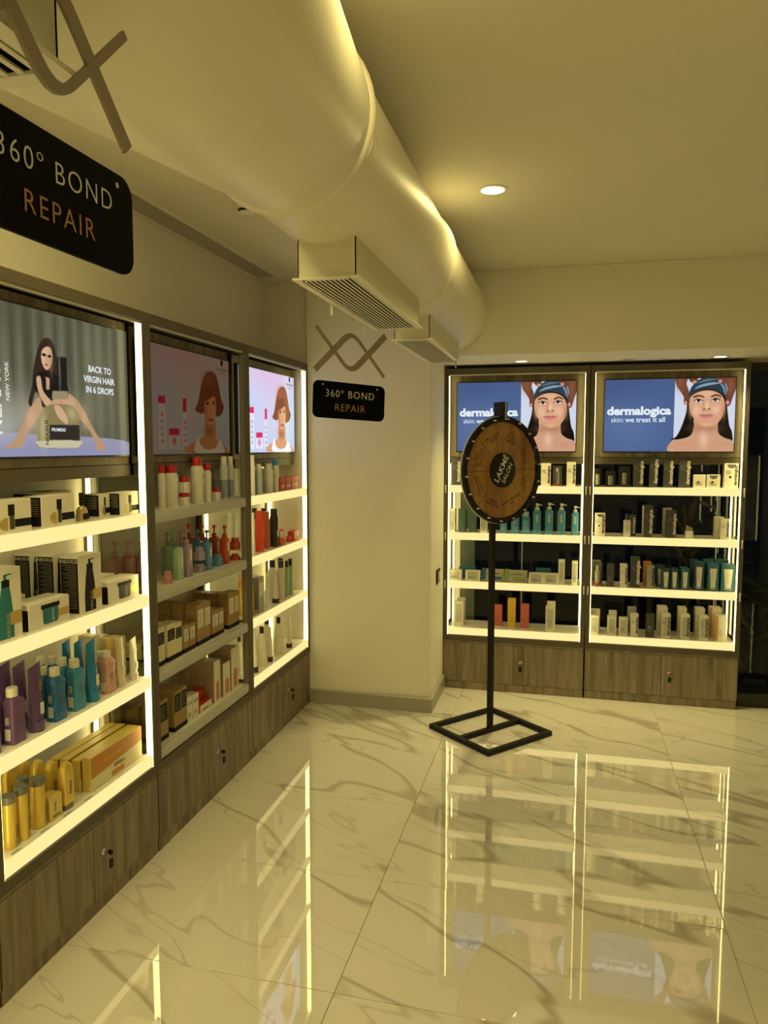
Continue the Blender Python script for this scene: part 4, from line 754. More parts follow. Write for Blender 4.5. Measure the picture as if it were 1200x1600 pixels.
CAT = {'tube': ('squeeze_tube', 'tube'), 'tube2': ('squeeze_tube', 'tube'), 'wavy': ('shampoo_bottle', 'bottle'), 'goldbottle': ('shampoo_bottle', 'bottle'), 'arch': ('conditioner_tube', 'tube'), 'capbottle': ('shampoo_bottle', 'bottle'), 'neckbottle': ('shampoo_bottle', 'bottle'), 'jar': ('cream_jar', 'jar'), 'pump': ('pump_bottle', 'bottle'), 'tealpump': ('pump_bottle', 'bottle'), 'tealcap': ('lotion_bottle', 'bottle'), 'bottlesq': ('lotion_bottle', 'bottle'), 'capfar': ('lotion_bottle', 'bottle'), 'can': ('spray_can', 'can'), 'sprayb': ('spray_bottle', 'bottle'), 'perfume': ('oil_bottle', 'bottle'), 'sachet': ('mask_packet', 'packet'), 'clearbox': ('clear_product_pack', 'pack'), 'sticks': ('vial_stand', 'vials')}
SN = {1: 'top shelf', 2: 'second shelf', 3: 'third shelf', 4: 'bottom shelf'}; UN = {1: 'near wall cabinet', 2: 'unlit wall cabinet', 3: 'corner wall cabinet', 4: 'left far cabinet', 5: 'right far cabinet'}
# kind, label, cabinet, shelf, x, y, z, width, depth, height, options
ITEMS = [
('nex_perfume', 'white carton with dark oil bottle print, first from left, top shelf of near wall cabinet', 1, 1, -1.615, 1.8259, 1.35, 0.1746, 0.1, 0.0963, {}),
('nex_perfume', 'white carton with dark oil bottle print, second from left, top shelf of near wall cabinet', 1, 1, -1.5979, 2.037, 1.35, 0.157, 0.0658, 0.0975, {}),
('nex_perfume', 'white carton in the back row behind the oil cartons, top shelf of near wall cabinet', 1, 1, -1.735, 2.1798, 1.35, 0.1766, 0.09, 0.0976, {}),
('perfume', 'clear oil bottle with tall black cap, top shelf of near wall cabinet', 1, 1, -1.5874, 2.185, 1.35, 0.0449, 0.0449, 0.0951, {}),
('nex_perfume', 'white carton with dark oil bottle print, third from left, top shelf of near wall cabinet', 1, 1, -1.6375, 2.3316, 1.35, 0.0609, 0.075, 0.0819, {}),
('nex_perfume', 'white carton with dark oil bottle print, fourth from left, top shelf of near wall cabinet', 1, 1, -1.5915, 2.4327, 1.35, 0.1206, 0.053, 0.0841, {}),
('nex_tall', 'tall white carton with teal pump bottle print, second shelf of near wall cabinet', 1, 2, -1.6, 1.795, 1.04, 0.1226, 0.07, 0.2087, {'ink': 'teal'}),
('nex_short', 'low white carton with teal jar print, second shelf of near wall cabinet', 1, 2, -1.6075, 1.9777, 1.04, 0.1882, 0.085, 0.0821, {'ink': 'teal'}),
('nex_short', 'low white carton half hidden behind the teal jar carton, second shelf of near wall cabinet', 1, 2, -1.695, 1.9326, 1.04, 0.0979, 0.08, 0.0956, {'ink': 'teal'}),
('nex_tall', 'tall text sided white carton in back row, left one, second shelf of near wall cabinet', 1, 2, -1.768, 2.1331, 1.04, 0.0505, 0.06, 0.2032, {'ink': 'black'}),
('nex_tall', 'tall text sided white carton in back row, right one, second shelf of near wall cabinet', 1, 2, -1.6775, 2.1346, 1.04, 0.0557, 0.065, 0.2036, {'ink': 'black'}),
('nex_tall', 'tall white carton with black pump bottle print, second shelf of near wall cabinet', 1, 2, -1.6, 2.1863, 1.04, 0.1235, 0.07, 0.1966, {'ink': 'black'}),
('nex_short', 'low white carton with black jar print, second shelf of near wall cabinet', 1, 2, -1.6025, 2.3813, 1.04, 0.1914, 0.075, 0.0795, {'ink': 'black'}),
('nex_short', 'low white carton behind the black jar carton, second shelf of near wall cabinet', 1, 2, -1.675, 2.3662, 1.04, 0.1612, 0.06, 0.0845, {'ink': 'black'}),
('tube', 'purple squeeze tube with slanted top, first from left, third shelf of near wall cabinet', 1, 3, -1.6789, 1.8999, 0.72, 0.0539, 0.0377, 0.2154, {'col': 'purple'}),
('tube', 'purple squeeze tube with slanted top, second from left, third shelf of near wall cabinet', 1, 3, -1.6433, 1.9231, 0.72, 0.0522, 0.0365, 0.2133, {'col': 'purple'}),
('tube', 'purple squeeze tube with slanted top, third from left, third shelf of near wall cabinet', 1, 3, -1.5845, 1.9197, 0.72, 0.0558, 0.0391, 0.2144, {'col': 'purple2'}),
('wavy', 'violet blue shampoo bottle at the shelf edge, third shelf of near wall cabinet', 1, 3, -1.5798, 1.7343, 0.72, 0.0422, 0.0295, 0.1749, {'col': 'violet'}),
('wavy', 'purple wavy shampoo bottle with white cap, left one, third shelf of near wall cabinet', 1, 3, -1.6197, 1.7986, 0.72, 0.042, 0.0294, 0.1755, {'col': 'purple'}),
('wavy', 'purple wavy shampoo bottle with white cap, right one, third shelf of near wall cabinet', 1, 3, -1.5855, 1.8294, 0.72, 0.0587, 0.0411, 0.1683, {'col': 'purple'}),
('wavy', 'blue wavy shampoo bottle with white cap, first from left, third shelf of near wall cabinet', 1, 3, -1.6963, 2.09, 0.72, 0.0466, 0.0326, 0.1814, {'col': 'blue'}),
('wavy', 'blue wavy shampoo bottle with white cap, third from left, third shelf of near wall cabinet', 1, 3, -1.6852, 2.1338, 0.72, 0.0434, 0.0304, 0.17, {'col': 'blue'}),
('wavy', 'blue wavy shampoo bottle with white cap, second from left, third shelf of near wall cabinet', 1, 3, -1.6331, 2.027, 0.72, 0.0374, 0.0261, 0.1693, {'col': 'blue'}),
('wavy', 'blue wavy shampoo bottle with white cap, fourth from left, third shelf of near wall cabinet', 1, 3, -1.5854, 2.0184, 0.72, 0.0582, 0.0408, 0.1732, {'col': 'blue'}),
('wavy', 'teal wavy shampoo bottle with white cap, left one, third shelf of near wall cabinet', 1, 3, -1.6264, 2.1125, 0.72, 0.0467, 0.0327, 0.1756, {'col': 'teal'}),
('wavy', 'teal wavy shampoo bottle with white cap, right one, third shelf of near wall cabinet', 1, 3, -1.5856, 2.1177, 0.72, 0.0587, 0.0411, 0.1725, {'col': 'teal'}),
('tube', 'blue squeeze tube with slanted top, first from left, third shelf of near wall cabinet', 1, 3, -1.6943, 2.2167, 0.72, 0.0407, 0.0285, 0.206, {'col': 'sky'}),
('tube', 'blue squeeze tube with slanted top, second from left, third shelf of near wall cabinet', 1, 3, -1.6466, 2.2206, 0.72, 0.0474, 0.0332, 0.2102, {'col': 'sky'}),
('tube', 'blue squeeze tube with slanted top, third from left, third shelf of near wall cabinet', 1, 3, -1.5845, 2.2018, 0.72, 0.0557, 0.039, 0.2189, {'col': 'sky'}),
('wavy', 'pink and blue shampoo bottle with clear cap, left one, third shelf of near wall cabinet', 1, 3, -1.6254, 2.3165, 0.72, 0.0441, 0.0309, 0.1421, {'col': 'pink'}),
('wavy', 'pink and blue shampoo bottle with clear cap, right one, third shelf of near wall cabinet', 1, 3, -1.5842, 2.2927, 0.72, 0.0548, 0.0384, 0.1537, {'col': 'pink'}),
('tube', 'gold squeeze tube between pink bottle and cream tubes, third shelf of near wall cabinet', 1, 3, -1.6452, 2.3988, 0.72, 0.0433, 0.0303, 0.1721, {'col': 'goldtube'}),
('tube', 'cream squeeze tube beside the pink bottle, third shelf of near wall cabinet', 1, 3, -1.5791, 2.3621, 0.72, 0.0401, 0.0281, 0.1831, {'col': 'cream'}),
('tube', 'pearl squeeze tube nearest the glowing post, third shelf of near wall cabinet', 1, 3, -1.5786, 2.4472, 0.72, 0.0389, 0.0272, 0.164, {'col': 'pearl'}),
('plain', 'cream carton in the back row, first from left, third shelf of near wall cabinet', 1, 3, -1.73, 2.3953, 0.72, 0.0473, 0.06, 0.176, {'col': 'creamcard'}),
('plain', 'cream carton in the back row, second from left, third shelf of near wall cabinet', 1, 3, -1.73, 2.4496, 0.72, 0.0532, 0.06, 0.1593, {'col': 'creamcard'}),
('plain', 'cream carton in the back row, third from left, third shelf of near wall cabinet', 1, 3, -1.67, 2.4639, 0.72, 0.0636, 0.06, 0.153, {'col': 'creamcard'}),
('goldbottle', 'gold shampoo bottle with flat grey cap, first from left, bottom shelf of near wall cabinet', 1, 4, -1.5896, 1.7915, 0.41, 0.0492, 0.0492, 0.1592, {}),
('goldbottle', 'gold shampoo bottle with flat grey cap, second from left, bottom shelf of near wall cabinet', 1, 4, -1.5884, 1.8439, 0.41, 0.0467, 0.0467, 0.1649, {}),
('goldbottle', 'gold shampoo bottle with flat grey cap, third from left, bottom shelf of near wall cabinet', 1, 4, -1.5907, 1.9192, 0.41, 0.0515, 0.0515, 0.1571, {}),
('goldbottle', 'gold shampoo bottle half hidden behind the front row, bottom shelf of near wall cabinet', 1, 4, -1.6529, 1.9289, 0.41, 0.0459, 0.0459, 0.148, {}),
('goldbox', 'small gold carton between gold bottles and arched tubes, bottom shelf of near wall cabinet', 1, 4, -1.5875, 1.9725, 0.41, 0.0557, 0.045, 0.0785, {}),
('arch', 'arched gold conditioner tube on grey cap, fifth from left, bottom shelf of near wall cabinet', 1, 4, -1.5796, 2.0405, 0.41, 0.0529, 0.0291, 0.1608, {}),
('arch', 'arched gold conditioner tube on grey cap, fourth from left, bottom shelf of near wall cabinet', 1, 4, -1.6234, 2.0245, 0.41, 0.0486, 0.0267, 0.1674, {}),
('arch', 'arched gold conditioner tube on grey cap, third from left, bottom shelf of near wall cabinet', 1, 4, -1.674, 2.0249, 0.41, 0.0509, 0.028, 0.1641, {}),
('arch', 'arched gold conditioner tube on grey cap, second from left, bottom shelf of near wall cabinet', 1, 4, -1.7229, 2.015, 0.41, 0.0467, 0.0257, 0.1611, {}),
('arch', 'arched gold conditioner tube on grey cap, first from left, bottom shelf of near wall cabinet', 1, 4, -1.7225, 1.9474, 0.41, 0.0455, 0.025, 0.1727, {}),
('goldlong', 'long gold gift carton with orange band in front, bottom shelf of near wall cabinet', 1, 4, -1.582, 2.3089, 0.41, 0.3149, 0.034, 0.1217, {}),
('goldlong', 'long gold gift carton second from the front, bottom shelf of near wall cabinet', 1, 4, -1.621, 2.3174, 0.41, 0.3427, 0.034, 0.1123, {}),
('goldlong', 'long gold gift carton third from the front, bottom shelf of near wall cabinet', 1, 4, -1.662, 2.3134, 0.41, 0.3472, 0.034, 0.1143, {}),
('goldlong', 'long gold gift carton standing last, beside the wall, bottom shelf of near wall cabinet', 1, 4, -1.703, 2.3146, 0.41, 0.3492, 0.034, 0.1123, {}),
('capbottle', 'white shampoo bottle with red cap, first from left, top shelf of unlit wall cabinet', 2, 1, -1.5805, 2.6896, 1.35, 0.031, 0.031, 0.1756, {'col': 'white', 'cap': 'red'}),
('capbottle', 'white shampoo bottle with red cap, second from left, top shelf of unlit wall cabinet', 2, 1, -1.5929, 2.7868, 1.35, 0.0558, 0.0558, 0.1732, {'col': 'white', 'cap': 'red'}),
('capbottle', 'white shampoo bottle with red cap, third from left, top shelf of unlit wall cabinet', 2, 1, -1.6819, 3.0653, 1.35, 0.0438, 0.0438, 0.2037, {'col': 'white', 'cap': 'red'}),
('jar', 'white jar with red lid, lower of a stacked pair, top shelf of unlit wall cabinet', 2, 1, -1.5872, 2.881, 1.35, 0.0444, 0.0444, 0.0532, {'col': 'white', 'cap': 'red'}),
('jar', 'white jar with red lid, upper of a stacked pair, top shelf of unlit wall cabinet', 2, 1, -1.5872, 2.8835, 1.404, 0.0444, 0.0444, 0.0676, {'col': 'white', 'cap': 'red'}),
('capbottle', 'tall white shampoo bottle with red cap, top shelf of unlit wall cabinet', 2, 1, -1.5962, 3.0123, 1.35, 0.0625, 0.0625, 0.2018, {'col': 'white', 'cap': 'red'}),
('capbottle', 'slim white shampoo bottle with red cap, top shelf of unlit wall cabinet', 2, 1, -1.584, 3.0861, 1.35, 0.0379, 0.0379, 0.1747, {'col': 'white', 'cap': 'red'}),
('jar', 'single white jar with red lid, top shelf of unlit wall cabinet', 2, 1, -1.5849, 3.1743, 1.35, 0.0398, 0.0398, 0.0595, {'col': 'white', 'cap': 'red'}),
('capbottle', 'white and grey shampoo bottle with pale cap, top shelf of unlit wall cabinet', 2, 1, -1.6635, 3.322, 1.35, 0.047, 0.047, 0.2034, {'col': 'greyw', 'cap': 'white'}),
('capbottle', 'blue grey shampoo bottle with pale cap, left one, top shelf of unlit wall cabinet', 2, 1, -1.5849, 3.2582, 1.35, 0.0398, 0.0398, 0.2045, {'col': 'bluew', 'cap': 'white'}),
('capbottle', 'blue grey shampoo bottle with pale cap, right one, top shelf of unlit wall cabinet', 2, 1, -1.5821, 3.3223, 1.35, 0.0343, 0.0343, 0.2037, {'col': 'bluew', 'cap': 'white'}),
('jar', 'pink jar beside the post, second shelf of unlit wall cabinet', 2, 2, -1.5835, 2.7192, 1.04, 0.0369, 0.0369, 0.0513, {'col': 'rose', 'cap': 'rose'}),
('pump', 'pink pump bottle behind side glass, first from left, second shelf of unlit wall cabinet', 2, 2, -1.7076, 2.543, 1.04, 0.0453, 0.0453, 0.1914, {'col': 'rose'}),
('pump', 'pink pump bottle behind side glass, second from left, second shelf of unlit wall cabinet', 2, 2, -1.683, 2.5926, 1.04, 0.0459, 0.0459, 0.186, {'col': 'rose'}),
('pump', 'pink pump bottle behind side glass, third from left, second shelf of unlit wall cabinet', 2, 2, -1.6583, 2.6496, 1.04, 0.0467, 0.0467, 0.1797, {'col': 'rose'}),
('pump', 'green pump bottle, left one, second shelf of unlit wall cabinet', 2, 2, -1.6751, 2.8781, 1.04, 0.0401, 0.0401, 0.1898, {'col': 'green'}),
('pump', 'green pump bottle, right one, second shelf of unlit wall cabinet', 2, 2, -1.6235, 2.8387, 1.04, 0.0469, 0.0469, 0.2121, {'col': 'green'}),
('bottlesq', 'pale green pumpless bottle before the green pumps, second shelf of unlit wall cabinet', 2, 2, -1.5834, 2.8077, 1.04, 0.0369, 0.0369, 0.1378, {'col': 'green2'}),
('pump', 'lilac pump bottle, left one, second shelf of unlit wall cabinet', 2, 2, -1.6479, 2.9513, 1.04, 0.0358, 0.0358, 0.188, {'col': 'lilac'}),
('pump', 'lilac pump bottle, right one, second shelf of unlit wall cabinet', 2, 2, -1.585, 2.8847, 1.04, 0.0401, 0.0401, 0.2082, {'col': 'lilac'}),
('jar', 'lilac jar, lower of a stacked pair, second shelf of unlit wall cabinet', 2, 2, -1.5923, 3.0057, 1.04, 0.0547, 0.0547, 0.036, {'col': 'lilac', 'cap': 'lilac'}),
('jar', 'lilac jar, upper of a stacked pair, second shelf of unlit wall cabinet', 2, 2, -1.5895, 3.0029, 1.095, 0.0491, 0.0491, 0.0568, {'col': 'lilac', 'cap': 'lilac'}),
('pump', 'blue pump bottle, left one, second shelf of unlit wall cabinet', 2, 2, -1.6744, 3.1493, 1.04, 0.0488, 0.0488, 0.1744, {'col': 'bluep'}),
('pump', 'blue pump bottle, right one, second shelf of unlit wall cabinet', 2, 2, -1.5849, 3.0711, 1.04, 0.0399, 0.0399, 0.1823, {'col': 'bluep'}),
('jar', 'blue jar between blue and red pump bottles, second shelf of unlit wall cabinet', 2, 2, -1.588, 3.1803, 1.04, 0.0459, 0.0459, 0.055, {'col': 'bluep', 'cap': 'bluep'}),
('pump', 'red pump bottle, first from left, second shelf of unlit wall cabinet', 2, 2, -1.7408, 3.1925, 1.04, 0.0417, 0.0417, 0.1956, {'col': 'brick'}),
('pump', 'red pump bottle, second from left, second shelf of unlit wall cabinet', 2, 2, -1.7011, 3.245, 1.04, 0.0421, 0.0421, 0.1851, {'col': 'brick'}),
('pump', 'red pump bottle, third from left, second shelf of unlit wall cabinet', 2, 2, -1.6498, 3.2743, 1.04, 0.0397, 0.0397, 0.1833, {'col': 'brick'}),
('pump', 'red pump bottle, fourth from left, second shelf of unlit wall cabinet', 2, 2, -1.5846, 3.2514, 1.04, 0.0393, 0.0393, 0.1842, {'col': 'brick'}),
('jar', 'red jar, lower of a stacked pair, second shelf of unlit wall cabinet', 2, 2, -1.5869, 3.3685, 1.04, 0.0438, 0.0438, 0.0316, {'col': 'brick', 'cap': 'brick'}),
('jar', 'red jar, upper of a stacked pair, second shelf of unlit wall cabinet', 2, 2, -1.5877, 3.3741, 1.092, 0.0453, 0.0453, 0.0588, {'col': 'brick', 'cap': 'brick'}),
('brown', 'cream carton with black base at the left post, third shelf of unlit wall cabinet', 2, 3, -1.595, 2.6259, 0.72, 0.0562, 0.06, 0.1575, {'style': 'creamblack'}),
('brown', 'cream carton with black base, left one, third shelf of unlit wall cabinet', 2, 3, -1.6, 2.7049, 0.72, 0.0668, 0.07, 0.1537, {'style': 'creamblack'}),
('brown', 'cream carton with black base, right one, third shelf of unlit wall cabinet', 2, 3, -1.6, 2.7649, 0.72, 0.0534, 0.07, 0.1468, {'style': 'creamblack'}),
('brown', 'low brown carton with white label, first from left, third shelf of unlit wall cabinet', 2, 3, -1.595, 2.8275, 0.72, 0.0499, 0.06, 0.1187, {}),
('brown', 'low brown carton with white label, second from left, third shelf of unlit wall cabinet', 2, 3, -1.595, 2.8839, 0.72, 0.0516, 0.06, 0.1167, {}),
('brown', 'tall brown carton with white label, first from left, third shelf of unlit wall cabinet', 2, 3, -1.595, 2.9602, 0.72, 0.066, 0.06, 0.1849, {}),
('brown', 'tall brown carton with white label, second from left, third shelf of unlit wall cabinet', 2, 3, -1.595, 3.0244, 0.72, 0.0623, 0.06, 0.181, {}),
('brown', 'tall brown carton in the second row, left one, third shelf of unlit wall cabinet', 2, 3, -1.66, 2.9602, 0.72, 0.066, 0.06, 0.1849, {}),
('brown', 'tall brown carton in the third row, left one, third shelf of unlit wall cabinet', 2, 3, -1.725, 2.9602, 0.72, 0.066, 0.06, 0.1849, {}),
('brown', 'low brown carton with white label, third from left, third shelf of unlit wall cabinet', 2, 3, -1.595, 3.1008, 0.72, 0.065, 0.06, 0.1227, {}),
('brown', 'low brown carton with white label, fourth from left, third shelf of unlit wall cabinet', 2, 3, -1.595, 3.1602, 0.72, 0.0538, 0.06, 0.1204, {}),
('brown', 'tall brown carton with white label, third from left, third shelf of unlit wall cabinet', 2, 3, -1.595, 3.2747, 0.72, 0.0644, 0.06, 0.1713, {}),
('brown', 'tall brown carton with white label, fourth from left, third shelf of unlit wall cabinet', 2, 3, -1.595, 3.3327, 0.72, 0.0516, 0.06, 0.171, {}),
('brown', 'tall brown carton in the second row, right one, third shelf of unlit wall cabinet', 2, 3, -1.66, 3.2747, 0.72, 0.0644, 0.06, 0.1713, {}),
('brown', 'tall brown carton in the third row, right one, third shelf of unlit wall cabinet', 2, 3, -1.725, 3.2747, 0.72, 0.0644, 0.06, 0.1713, {}),
('brown', 'cream carton seen through the glass side, left one, third shelf of unlit wall cabinet', 2, 3, -1.745, 2.6848, 0.72, 0.0473, 0.05, 0.0757, {'style': 'creamblack'}),
('brown', 'cream carton seen through the glass side, right one, third shelf of unlit wall cabinet', 2, 3, -1.69, 2.6727, 0.72, 0.0577, 0.05, 0.0809, {'style': 'creamblack'}),
('brown', 'tan carton with black upper label, first from left, bottom shelf of unlit wall cabinet', 2, 4, -1.6, 2.6243, 0.41, 0.0841, 0.07, 0.1656, {'style': 'goldblack'}),
('brown', 'tan carton with black upper label, second from left, bottom shelf of unlit wall cabinet', 2, 4, -1.595, 2.7421, 0.41, 0.0586, 0.06, 0.1692, {'style': 'goldblack'}),
('brown', 'tan carton with black upper label, third from left, bottom shelf of unlit wall cabinet', 2, 4, -1.595, 2.7962, 0.41, 0.0496, 0.06, 0.1701, {'style': 'goldblack'}),
('brown', 'tan carton behind the black labelled cartons, bottom shelf of unlit wall cabinet', 2, 4, -1.66, 2.7669, 0.41, 0.1082, 0.06, 0.1645, {'style': 'goldblack'}),
('brown', 'tan carton seen through the glass side, first from left, bottom shelf of unlit wall cabinet', 2, 4, -1.775, 2.5644, 0.41, 0.0615, 0.05, 0.1529, {'style': 'plaintan'}),
('brown', 'tan carton seen through the glass side, second from left, bottom shelf of unlit wall cabinet', 2, 4, -1.7225, 2.5704, 0.41, 0.0675, 0.045, 0.154, {'style': 'plaintan'}),
('brown', 'tan carton seen through the glass side, third from left, bottom shelf of unlit wall cabinet', 2, 4, -1.6725, 2.6018, 0.41, 0.0798, 0.045, 0.1453, {'style': 'plaintan'}),
('plain', 'slim white carton with dark monogram, left one, bottom shelf of unlit wall cabinet', 2, 4, -1.5875, 2.8437, 0.41, 0.0454, 0.045, 0.1099, {'col': 'whitecard', 'txt': 'K18'}),
('plain', 'slim white carton with dark monogram, right one, bottom shelf of unlit wall cabinet', 2, 4, -1.5875, 2.8985, 0.41, 0.0527, 0.045, 0.105, {'col': 'whitecard', 'txt': 'K18'}),
('plain', 'upright red orange carton behind the lying one, bottom shelf of unlit wall cabinet', 2, 4, -1.632, 3.0456, 0.41, 0.0624, 0.04, 0.0728, {'col': 'redcard'}),
('plain', 'small red orange carton lying flat with white front, bottom shelf of unlit wall cabinet', 2, 4, -1.585, 2.9925, 0.41, 0.1114, 0.04, 0.035, {'col': 'redcard', 'front': 'whitecard'}),
('tanpink', 'tall tan carton with pink bottle print, bottom shelf of unlit wall cabinet', 2, 4, -1.595, 3.107, 0.41, 0.066, 0.06, 0.1954, {}),
('tanpink', 'tall tan carton in the second row, bottom shelf of unlit wall cabinet', 2, 4, -1.66, 3.107, 0.41, 0.066, 0.06, 0.1954, {}),
('tanpink', 'tall tan carton in the third row, bottom shelf of unlit wall cabinet', 2, 4, -1.725, 3.107, 0.41, 0.066, 0.06, 0.1954, {}),
('tanpink', 'low white carton with pink bottle print, bottom shelf of unlit wall cabinet', 2, 4, -1.59, 3.2054, 0.41, 0.0766, 0.05, 0.1597, {}),
('tanpink', 'tall white carton with pink bottle print near the post, bottom shelf of unlit wall cabinet', 2, 4, -1.595, 3.2983, 0.41, 0.0805, 0.06, 0.2076, {}),
('tanpink', 'tall white carton in the second row near the post, bottom shelf of unlit wall cabinet', 2, 4, -1.66, 3.2983, 0.41, 0.0805, 0.06, 0.2076, {}),
('capbottle', 'white shampoo bottle half hidden by the post, top shelf of corner wall cabinet', 3, 1, -1.5783, 3.5764, 1.35, 0.0266, 0.0266, 0.2071, {'col': 'white', 'cap': 'white'}),
('capbottle', 'white shampoo bottle in the back row by the post, top shelf of corner wall cabinet', 3, 1, -1.6869, 3.6243, 1.35, 0.0339, 0.0339, 0.2097, {'col': 'white', 'cap': 'white'}),
('capbottle', 'pale blue shampoo bottle behind the post, top shelf of corner wall cabinet', 3, 1, -1.6352, 3.6109, 1.35, 0.0303, 0.0303, 0.2032, {'col': 'bluew', 'cap': 'white'}),
('capbottle', 'grey blue shampoo bottle, top shelf of corner wall cabinet', 3, 1, -1.5837, 3.6678, 1.35, 0.0375, 0.0375, 0.1588, {'col': 'greyblue', 'cap': 'white'}),
('capbottle', 'small grey blue shampoo bottle behind the round bottle, top shelf of corner wall cabinet', 3, 1, -1.6393, 3.8546, 1.35, 0.0286, 0.0286, 0.1293, {'col': 'greyblue', 'cap': 'white'}),
('capbottle', 'round shouldered white bottle, top shelf of corner wall cabinet', 3, 1, -1.5897, 3.8181, 1.35, 0.0494, 0.0494, 0.1588, {'col': 'white', 'cap': 'white'}),
('capbottle', 'white bottle with bright blue cap, top shelf of corner wall cabinet', 3, 1, -1.5848, 3.9037, 1.35, 0.0396, 0.0396, 0.1785, {'col': 'white', 'cap': 'cyan'}),
('plain', 'small red carton, lower of the pair nearest the bottles, top shelf of corner wall cabinet', 3, 1, -1.5825, 3.9682, 1.35, 0.0741, 0.035, 0.036, {'col': 'redcard', 'lab': 1}),
('plain', 'small red carton, upper of the pair nearest the bottles, top shelf of corner wall cabinet', 3, 1, -1.5825, 3.9694, 1.3875, 0.0741, 0.035, 0.036, {'col': 'redcard'}),
('plain', 'small red carton, lower of the pair in the middle, top shelf of corner wall cabinet', 3, 1, -1.5825, 4.0565, 1.35, 0.0823, 0.035, 0.036, {'col': 'redcard', 'lab': 1}),
('plain', 'small red carton, upper of the pair in the middle, top shelf of corner wall cabinet', 3, 1, -1.5825, 4.0577, 1.3875, 0.0822, 0.035, 0.036, {'col': 'redcard'}),
('plain', 'small red carton, lower of the pair nearest the wall, top shelf of corner wall cabinet', 3, 1, -1.5825, 4.1592, 1.35, 0.1022, 0.035, 0.036, {'col': 'redcard', 'lab': 1}),
('plain', 'small red carton, upper of the pair nearest the wall, top shelf of corner wall cabinet', 3, 1, -1.5825, 4.1603, 1.3875, 0.1022, 0.035, 0.036, {'col': 'redcard'}),
('can', 'white spray can half hidden by the post, second shelf of corner wall cabinet', 3, 2, -1.5784, 3.5648, 1.04, 0.0267, 0.0267, 0.2189, {'col': 'white', 'txt': 1}),
('can', 'red orange spray can with white lettering, second shelf of corner wall cabinet', 3, 2, -1.5873, 3.6732, 1.04, 0.0446, 0.0446, 0.2196, {'col': 'redcan', 'txt': 1}),
('can', 'orange spray can, second shelf of corner wall cabinet', 3, 2, -1.5995, 3.7988, 1.04, 0.0389, 0.0389, 0.2053, {'col': 'orangecan'}),
('can', 'black spray can with white label, second shelf of corner wall cabinet', 3, 2, -1.5885, 3.8833, 1.04, 0.0469, 0.0469, 0.2128, {'col': 'blackcan', 'lab': 1}),
('can', 'dark spray can in the back row, left one, second shelf of corner wall cabinet', 3, 2, -1.666, 3.7942, 1.04, 0.032, 0.032, 0.2221, {'col': 'blackcan'}),
('can', 'dark spray can in the back row, right one, second shelf of corner wall cabinet', 3, 2, -1.6766, 3.9452, 1.04, 0.0331, 0.0331, 0.2097, {'col': 'blackcan'}),
('plain', 'red carton leaning back, second shelf of corner wall cabinet', 3, 2, -1.58, 3.9582, 1.04, 0.0744, 0.03, 0.0857, {'col': 'redcard', 'lab': 1, 'tilt': -0.12}),
('jar', 'low red tin between the red cartons, second shelf of corner wall cabinet', 3, 2, -1.582, 4.0906, 1.04, 0.034, 0.034, 0.0331, {'col': 'redcard', 'cap': 'redcard'}),
('plain', 'open topped red carton nearest the corner, second shelf of corner wall cabinet', 3, 2, -1.585, 4.177, 1.04, 0.082, 0.04, 0.0576, {'col': 'redcard', 'lab': 1}),
('capbottle', 'white bottle seen through the glass side, left one, second shelf of corner wall cabinet', 3, 2, -1.7573, 3.6746, 1.04, 0.0347, 0.0347, 0.2022, {'col': 'white', 'cap': 'white'}),
('capbottle', 'white bottle seen through the glass side, right one, second shelf of corner wall cabinet', 3, 2, -1.7174, 3.6854, 1.04, 0.0347, 0.0347, 0.2021, {'col': 'white', 'cap': 'white'}),
('clearbox', 'clear carton holding an amber bottle, third shelf of corner wall cabinet', 3, 3, -1.59, 3.5604, 0.72, 0.0763, 0.05, 0.2076, {'col': 'amber'}),
('plain', 'grey carton beside the amber bottle, third shelf of corner wall cabinet', 3, 3, -1.585, 3.6398, 0.72, 0.069, 0.04, 0.1879, {'col': 'greycard', 'lab': 1}),
('tube', 'grey white squeeze tube beside the grey carton, third shelf of corner wall cabinet', 3, 3, -1.5773, 3.7481, 0.72, 0.0352, 0.0246, 0.1996, {'col': 'pearl'}),
('capbottle', 'pinkish white bottle with black cap, third shelf of corner wall cabinet', 3, 3, -1.6292, 3.9481, 0.72, 0.0443, 0.0443, 0.2315, {'col': 'white', 'cap': 'black'}),
('tube2', 'white tube standing on wide black cap, third shelf of corner wall cabinet', 3, 3, -1.5802, 3.8759, 0.72, 0.0435, 0.0305, 0.182, {'col': 'pearl'}),
('capbottle', 'rose bottle with black cap, third shelf of corner wall cabinet', 3, 3, -1.5854, 3.9718, 0.72, 0.0408, 0.0408, 0.2258, {'col': 'palerose', 'cap': 'black'}),
('capbottle', 'white bottle with black cap in the back row, third shelf of corner wall cabinet', 3, 3, -1.6613, 4.153, 0.72, 0.0426, 0.0426, 0.2114, {'col': 'white', 'cap': 'black'}),
('capbottle', 'green bottle with black cap, left one, third shelf of corner wall cabinet', 3, 3, -1.5772, 4.0397, 0.72, 0.0244, 0.0244, 0.2159, {'col': 'green3', 'cap': 'black'}),
('capbottle', 'green bottle with black cap, right one, third shelf of corner wall cabinet', 3, 3, -1.5803, 4.1078, 0.72, 0.0306, 0.0306, 0.2171, {'col': 'green3', 'cap': 'black'}),
('sprayb', 'amber oil bottle with orange sprayer, third shelf of corner wall cabinet', 3, 3, -1.6367, 3.5298, 0.72, 0.0335, 0.0335, 0.223, {'col': 'amber'}),
('tube2', 'white tube standing on dark cap, left one, bottom shelf of corner wall cabinet', 3, 4, -1.5769, 3.5707, 0.41, 0.0339, 0.0238, 0.2144, {'col': 'ivory'}),
